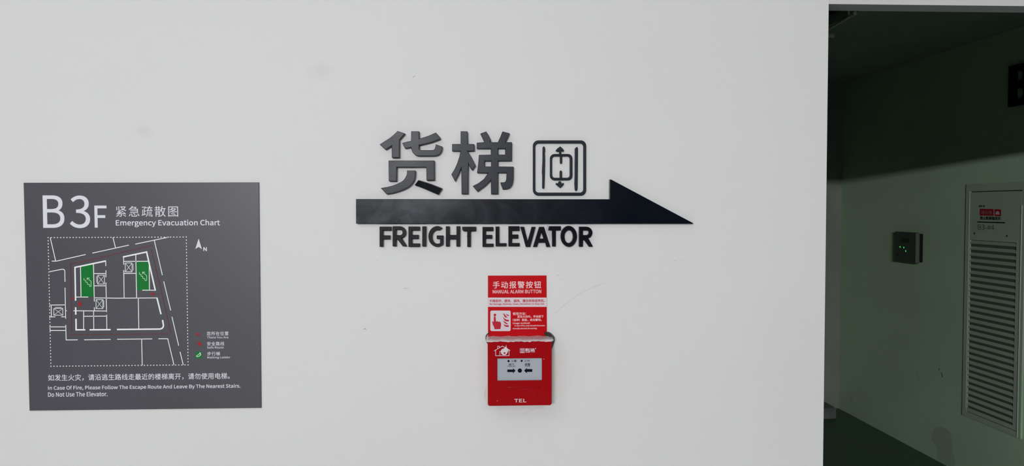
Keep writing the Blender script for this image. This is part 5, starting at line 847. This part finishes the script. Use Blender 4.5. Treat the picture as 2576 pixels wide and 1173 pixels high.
# crumpled protective film left on the top of the box
bm = bmesh.new(); nx, ny = 46, 12; grid = []
for j in range(ny + 1):
    row = []
    for i in range(nx + 1):
        u = u0 - .003 + (u1 - u0 + .006) * i / nx; s = j / ny
        if s < .72: off = .004 + (CT - .003) * (s / .72); v = v1 + .001
        else: off = CT + .0012; v = v1 - .0022 * (s - .72) / .28 * (1 + .25 * math.sin(i * .5) + .15 * math.sin(i * 1.7 + 1))
        am = .0004 if s < .72 else .0005
        row.append(bm.verts.new((u - T.o.x + random.uniform(-.0008, .0008), -off - random.uniform(0, .0007), v - T.o.z + random.uniform(0, am * 1.6) + (.0009 * abs(math.sin(i * .31 + j * .9)) if s < .72 else 0))))
    grid.append(row)
for j in range(ny):
    for i in range(nx): bm.faces.new((grid[j][i], grid[j][i + 1], grid[j + 1][i + 1], grid[j + 1][i]))
me = bpy.data.meshes.new('film'); bm.to_mesh(me); bm.free()
T.add('protective_film', me, M['film'], label='crumpled clear film along the top edge')

# wires squeezed out behind the call point
T = Thing('cable_bundle', SIGN, SIGN.at(1386, 865), 'dark loose wires looping out behind the top of the red call point', 'cable')
def wpts(*p): return [(*SIGN.at(a, b, o), o) for a, b, o in smooth3(p)]
def smooth3(p, n=5):
    out = []
    for i in range(len(p) - 1):
        g = lambda k_: p[max(0, min(len(p) - 1, k_))]
        a, b, c, d = g(i - 1), g(i), g(i + 1), g(i + 2)
        for k_ in range(n):
            t = k_ / n; out.append(tuple(.5 * (2 * b[q] + (c[q] - a[q]) * t + (2 * a[q] - 5 * b[q] + 4 * c[q] - d[q]) * t * t + (3 * b[q] - a[q] - 3 * c[q] + d[q]) * t ** 3) for q in range(3)))
    return out + [p[-1]]
T.add('wire', T.tubem(wpts((1370, 838, .006), (1380, 838, .010), (1388, 844, .014), (1393, 852, .016), (1391, 864, .014), (1386, 878, .008)), .0019, 8), M['wire'])
T.add('wire', T.tubem(wpts((1370, 840, .004), (1379, 841, .006), (1386, 848, .009), (1390, 856, .009), (1388, 868, .006), (1384, 880, .004)), .0019, 8), M['wire'])
T.add('wire', T.tubem(wpts((1372, 843, .010), (1382, 845, .016), (1388, 853, .02), (1389, 862, .018), (1385, 872, .012)), .0017, 8), M['wire'])
T.add('wire', T.tubem(wpts((1232, 838, .005), (1226, 841, .008), (1222.5, 848, .009), (1223.5, 858, .006), (1228, 866, .003)), .0011, 8), M['wire'], label='thin wire at the left edge')
q = Thing('x', SIGN, (0, 0), None, None, empty=False); q.root = wf
q.add('glue_smear', q.shape([cw([SIGN.at(1200 + a / 8.587, 560 + c_ / 8.587) for a, c_ in ((1510, 62), (1535, 50), (1562, 82), (1590, 170), (1600, 240), (1592, 330), (1575, 405), (1545, 300), (1500, 200), (1490, 120))])], .0012, .0012), M['smear'])
q.add('glue_smear', q.shape([cw([SIGN.at(1200 + a / 8.587, 560 + c_ / 8.587) for a, c_ in ((385, 60), (402, 52), (404, 150), (392, 140))])], .0012, .0012), M['smear'])
# rough putty left on the wall beside the call point
def blob(pts): return cw([SIGN.at(a, b) for a, b in smooth(pts, 3)])
for P in ([(1389, 870), (1396, 880), (1399, 910), (1401, 945), (1398, 975), (1402, 1000), (1394, 1016), (1387, 1018), (1386, 940)], [(1220, 985), (1226, 970), (1230, 1005), (1226, 1022), (1221, 1012)]):
    P = blob(P); q = Thing('x', SIGN, (0, 0), None, None, empty=False); q.root = wf
    q.add('putty_patch', q.shape([P], .0003, .0004), M['putty'])

# ================================================================ IN THE CORRIDOR
# black letter on the side wall, its right part leaves the frame
BO = .02
f = SIDE.at
ua, va = f(2535, 270, BO); ub, vb = f(2535, 168, BO)
H = vb - va; W = H * .78
T = Thing('wall_letter', SIDE, (ua, va), 'large black letter B high on the dark corridor wall, cut by the picture edge', 'letter', empty=False)
s = H
out = [(0, 0), (.44 * s, 0)] + arc(.44 * s, .285 * s, .30 * s, .285 * s, -90, 62, 10) + arc(.42 * s, .745 * s, .27 * s, .255 * s, -42, 90, 10) + [(0, s)]
h1_ = [(.22 * s, .16 * s), (.40 * s, .16 * s)] + arc(.40 * s, .29 * s, .12 * s, .13 * s, -90, 90, 8) + [(.22 * s, .42 * s)]
h2_ = [(.22 * s, .60 * s), (.39 * s, .60 * s)] + arc(.39 * s, .72 * s, .10 * s, .12 * s, -90, 90, 8) + [(.22 * s, .84 * s)]
sh = lambda P: [(ua + x, va + y) for x, y in P]
T.add('wall_letter', T.shape([sh(out), sh(h1_), sh(h2_)], BO, BO, .001), M['black_matt'])

# louvred vent cabinet
CO = .012
uL = f(2425, 760, CO)[0]; uP = f(2435, 760, CO)[0]; uS = f(2553, 760, CO)[0]; uR = f(2566, 760, CO)[0]; uE = f(2574, 760, CO)[0]
zT = f(2425, 464, CO)[1]; zP = f(2500, 480, CO)[1]; zS = (f(2436, 602, CO)[1] + f(2552, 612, CO)[1]) / 2; zB = (f(2430, 1022, CO)[1] + f(2541, 1071, CO)[1]) / 2; zE = f(2562, 1103, CO)[1]
zE = min(zE, zB - .03)
T = Thing('vent_cabinet', SIDE, ((uL + uR) / 2, zE), 'tall flush cabinet with louvred lower door and small red label', 'cabinet')
ring = [(uL, zE), (uE, zE), (uE, zT), (uL, zT)]
T.add('frame', T.shape([ring, [(uP, zE + .03), (uR, zE + .03), (uR, zP), (uP, zP)]], CO, CO, .001), M['cab'])
g_ = .006
door_o = [(uP + g_ * .3, zE + .034), (uR - g_ * .6, zE + .034), (uR - g_ * .6, zP - g_), (uP + g_ * .6, zP - g_)]
lv = [(uP + .008, zB), (uS, zB), (uS, zS), (uP + .008, zS)]
door = T.add('door', T.shape([door_o, lv], CO - .001, .006, .0008), M['cab'])
T.add('back_panel', T.boxm(uP, uR, zE + .03, zP, .0015, .001), M['vent_shade'])
NS = 28; pitch_ = (zS - zB) / NS
bm = bmesh.new()
w2 = (uS - uP - .008)
prof = [(0, 0), (.0025, .001), (CO * .95, -pitch_ * .42), (CO * .95 - .001, -pitch_ * .50), (CO * .6, -pitch_ * .42), (0, -pitch_ * .12)]
vsL = [bm.verts.new((0, -o_ - .001, zz)) for o_, zz in prof]; vsR = [bm.verts.new((w2, -o_ - .001, zz)) for o_, zz in prof]
for i in range(len(prof)):
    j = (i + 1) % len(prof); bm.faces.new((vsL[i], vsL[j], vsR[j], vsR[i]))
bm.faces.new(vsL[::-1]); bm.faces.new(vsR); bmesh.ops.recalc_face_normals(bm, faces=bm.faces[:])
sm = bpy.data.meshes.new('slat'); bm.to_mesh(sm); bm.free(); sm.materials.append(M['slat'])
for i in range(NS):
    o = bpy.data.objects.new('slat', sm); C.objects.link(o); o.parent = door; o.location = (uP + .008 - T.o.x, 0, zS - i * pitch_ - pitch_ * .12 - T.o.z)
T.add('edge_strip', T.boxm(uR - .0015, uR + .0025, zE, zP - .08, CO + .004, .005, .0008), M['strip'], label='bright strip painted as the lit right edge of the door')
T.add('edge_strip', T.boxm(uP - .004, uP - .001, zB, zP, CO + .002, .003, .0006), M['cab'])
zd = CO - .001 + .0004
def sx(x, y): return SIDE.at(2410 + x / 5.867, 440 + y / 5.867, CO)
lab = lambda *p_: cw([sx(*q_) for q_ in p_])
T.add('label_plate', T.shape([lab((318, 500), (523, 505), (523, 606), (318, 602))], zd), M['sign_rt'], label='red label with three pale characters')
T.add('label_plate', T.shape([lab((536, 507), (634, 512), (632, 614), (536, 608))], zd), M['sign_rt'], label='red label with a pale dome symbol')
T.add('dome_symbol', T.shape([lab((550, 586), (553, 560), (565, 542), (583, 535), (602, 545), (612, 565), (613, 588))], zd + .0003), M['sign_w'])
def sr(x0, y0, x1, y1): return (2410 + x0 / 5.867, 440 + y0 / 5.867, 2410 + x1 / 5.867, 440 + y1 / 5.867)
text(T, '消火栓', sr(338, 528, 505, 582), zd + .0003, M['mark'], plane=CO)
text(T, 'B3', sr(308, 450, 392, 476), zd, M['ink'], plane=CO, bold=.0008)
text(T, '禁止阻塞取用方', sr(325, 618, 625, 664), zd, M['ink'], plane=CO, bold=.001)
text(T, 'B3-#4', sr(292, 738, 532, 815), zd, M['markd'], plane=CO, name='handwriting')
T.add('underline', T.boxm(sx(282, 690)[0], sx(690, 712)[0], sx(470, 710)[1], sx(470, 694)[1], zd, .0008), M['ink'])
for x, y in ((243, 866), (722, 902)):
    c_ = sx(x, y); T.add('screw', T.shape([circle(c_[0], c_[1], .006, n=12)], zd + .002, .002, .0005), M['markd'])

# floor display box with green lights
DO = .055
bu0, bz0 = f(2249, 657, DO); bu1, _ = f(2303, 660, DO); bz1 = f(2275, 584, DO)[1]; bz0 = (bz0 + f(2303, 664, DO)[1]) / 2
T = Thing('floor_display', SIDE, ((bu0 + bu1) / 2, bz0), 'small dark wall box with black screen and three green lights', 'display')
T.add('front_cover', T.boxm(bu0, bu1, bz0, bz1, DO, .024, .004), M['box_d'])
T.add('side_panel', T.boxm(bu0 + .006, bu1 + .001, bz0 + .005, bz1 - .004, DO - .006, .020, .002), M['box_l'])
T.add('back_box', T.boxm(bu0 + .012, bu1 - .010, bz0 + .008, bz1 - .008, DO - .024, DO - .024, .002), M['screen'])
a = f(2267, 599, DO); b2 = f(2287, 612, DO)
T.add('screen', T.boxm(a[0], b2[0], b2[1], a[1], DO + .001, .003), M['screen'])
for x, y in ((2264.3, 621.5), (2273.7, 623), (2278.6, 632)):
    c_ = f(x, y, DO); T.add('indicator_light', T.shape([circle(c_[0], c_[1], .0045, .0052, n=14)], DO + .0015, .002, .0004), M['led'])
c_ = f(2258, 641, DO); T.add('key_switch', T.shape([circle(c_[0], c_[1], .012, .009, n=16)], DO + .002, .003, .0005), M['screen'])

# pipe and duct under the corridor ceiling
def at_y(px, py, y):
    d = ray(px, py); return CAM + d * ((y - CAM.y) / d.y)
def at_z(px, py, z):
    d = ray(px, py); return CAM + d * ((z - CAM.z) / d.z)
r = bpy.data.objects.new('ceiling_pipe', None); C.objects.link(r)
pa = at_z(2150, 34, 2.47); pb = at_z(2092, 68, 2.47)
r.location = pa; tag(r, 'metal pipe with its highlight painted pale, running back under the dark corridor ceiling', 'pipe')
dirp = (pb - pa)
link('pipe', tube_mesh([pa + dirp * k_ - pa for k_ in (0.0, .5, 1, 1.7)], .0065, 12), r, None, M['galv'])
link('pipe_socket', tube_mesh([-dirp * .03, dirp * .05], .0085, 12), r, None, M['galv'])
for k_ in (.25, 1.2):
    q = dirp * k_
    link('hanger', tube_mesh([q, q + Vector((0, 0, CZ - 2.47))], .005, 6), r, None, M['galv'])
r = bpy.data.objects.new('cable_tray', None); C.objects.link(r)
ta = at_z(2163, 27, 2.50); tb = at_z(2080, 66, 2.50); r.location = ta
tag(r, 'dark cable tray beside the pale pipe under the corridor ceiling', 'tray')
dd = (tb - ta); nn = Vector((-dd.y, dd.x, 0)).normalized()
def prism(name, p, q, wv, h, parent, mt):
    bm = bmesh.new(); vs = [bm.verts.new(x) for x in (p, p + wv, p + wv + h, p + h, q, q + wv, q + wv + h, q + h)]
    for fc in ((0, 1, 2, 3), (7, 6, 5, 4), (0, 4, 5, 1), (1, 5, 6, 2), (2, 6, 7, 3), (3, 7, 4, 0)): bm.faces.new([vs[i] for i in fc])
    bmesh.ops.recalc_face_normals(bm, faces=bm.faces[:]); me = bpy.data.meshes.new(name); bm.to_mesh(me); bm.free(); return link(name, me, parent, None, mt)
prism('tray_base', dd * -.3, dd * 1.8, nn * .10, Vector((0, 0, .004)), r, M['dark_metal'])
prism('tray_side', dd * -.3, dd * 1.8, nn * .004, Vector((0, 0, .055)), r, M['dark_metal'])
prism('tray_side', dd * -.3 + nn * .096, dd * 1.8 + nn * .096, nn * .004, Vector((0, 0, .055)), r, M['dark_metal'])
pc = at_y(2097, 88, pb.y + .4)
r = bpy.data.objects.new('pipe_end', None)
o = link('branch_pipe', tube_mesh([Vector((0, 0, 0)), Vector((-.5, 0, 0.0))], .015, 12), None, Matrix.Translation(pc), M['galv'])
tag(o, 'short pale pipe end crossing below the ceiling pipe beside the white wall edge', 'pipe')
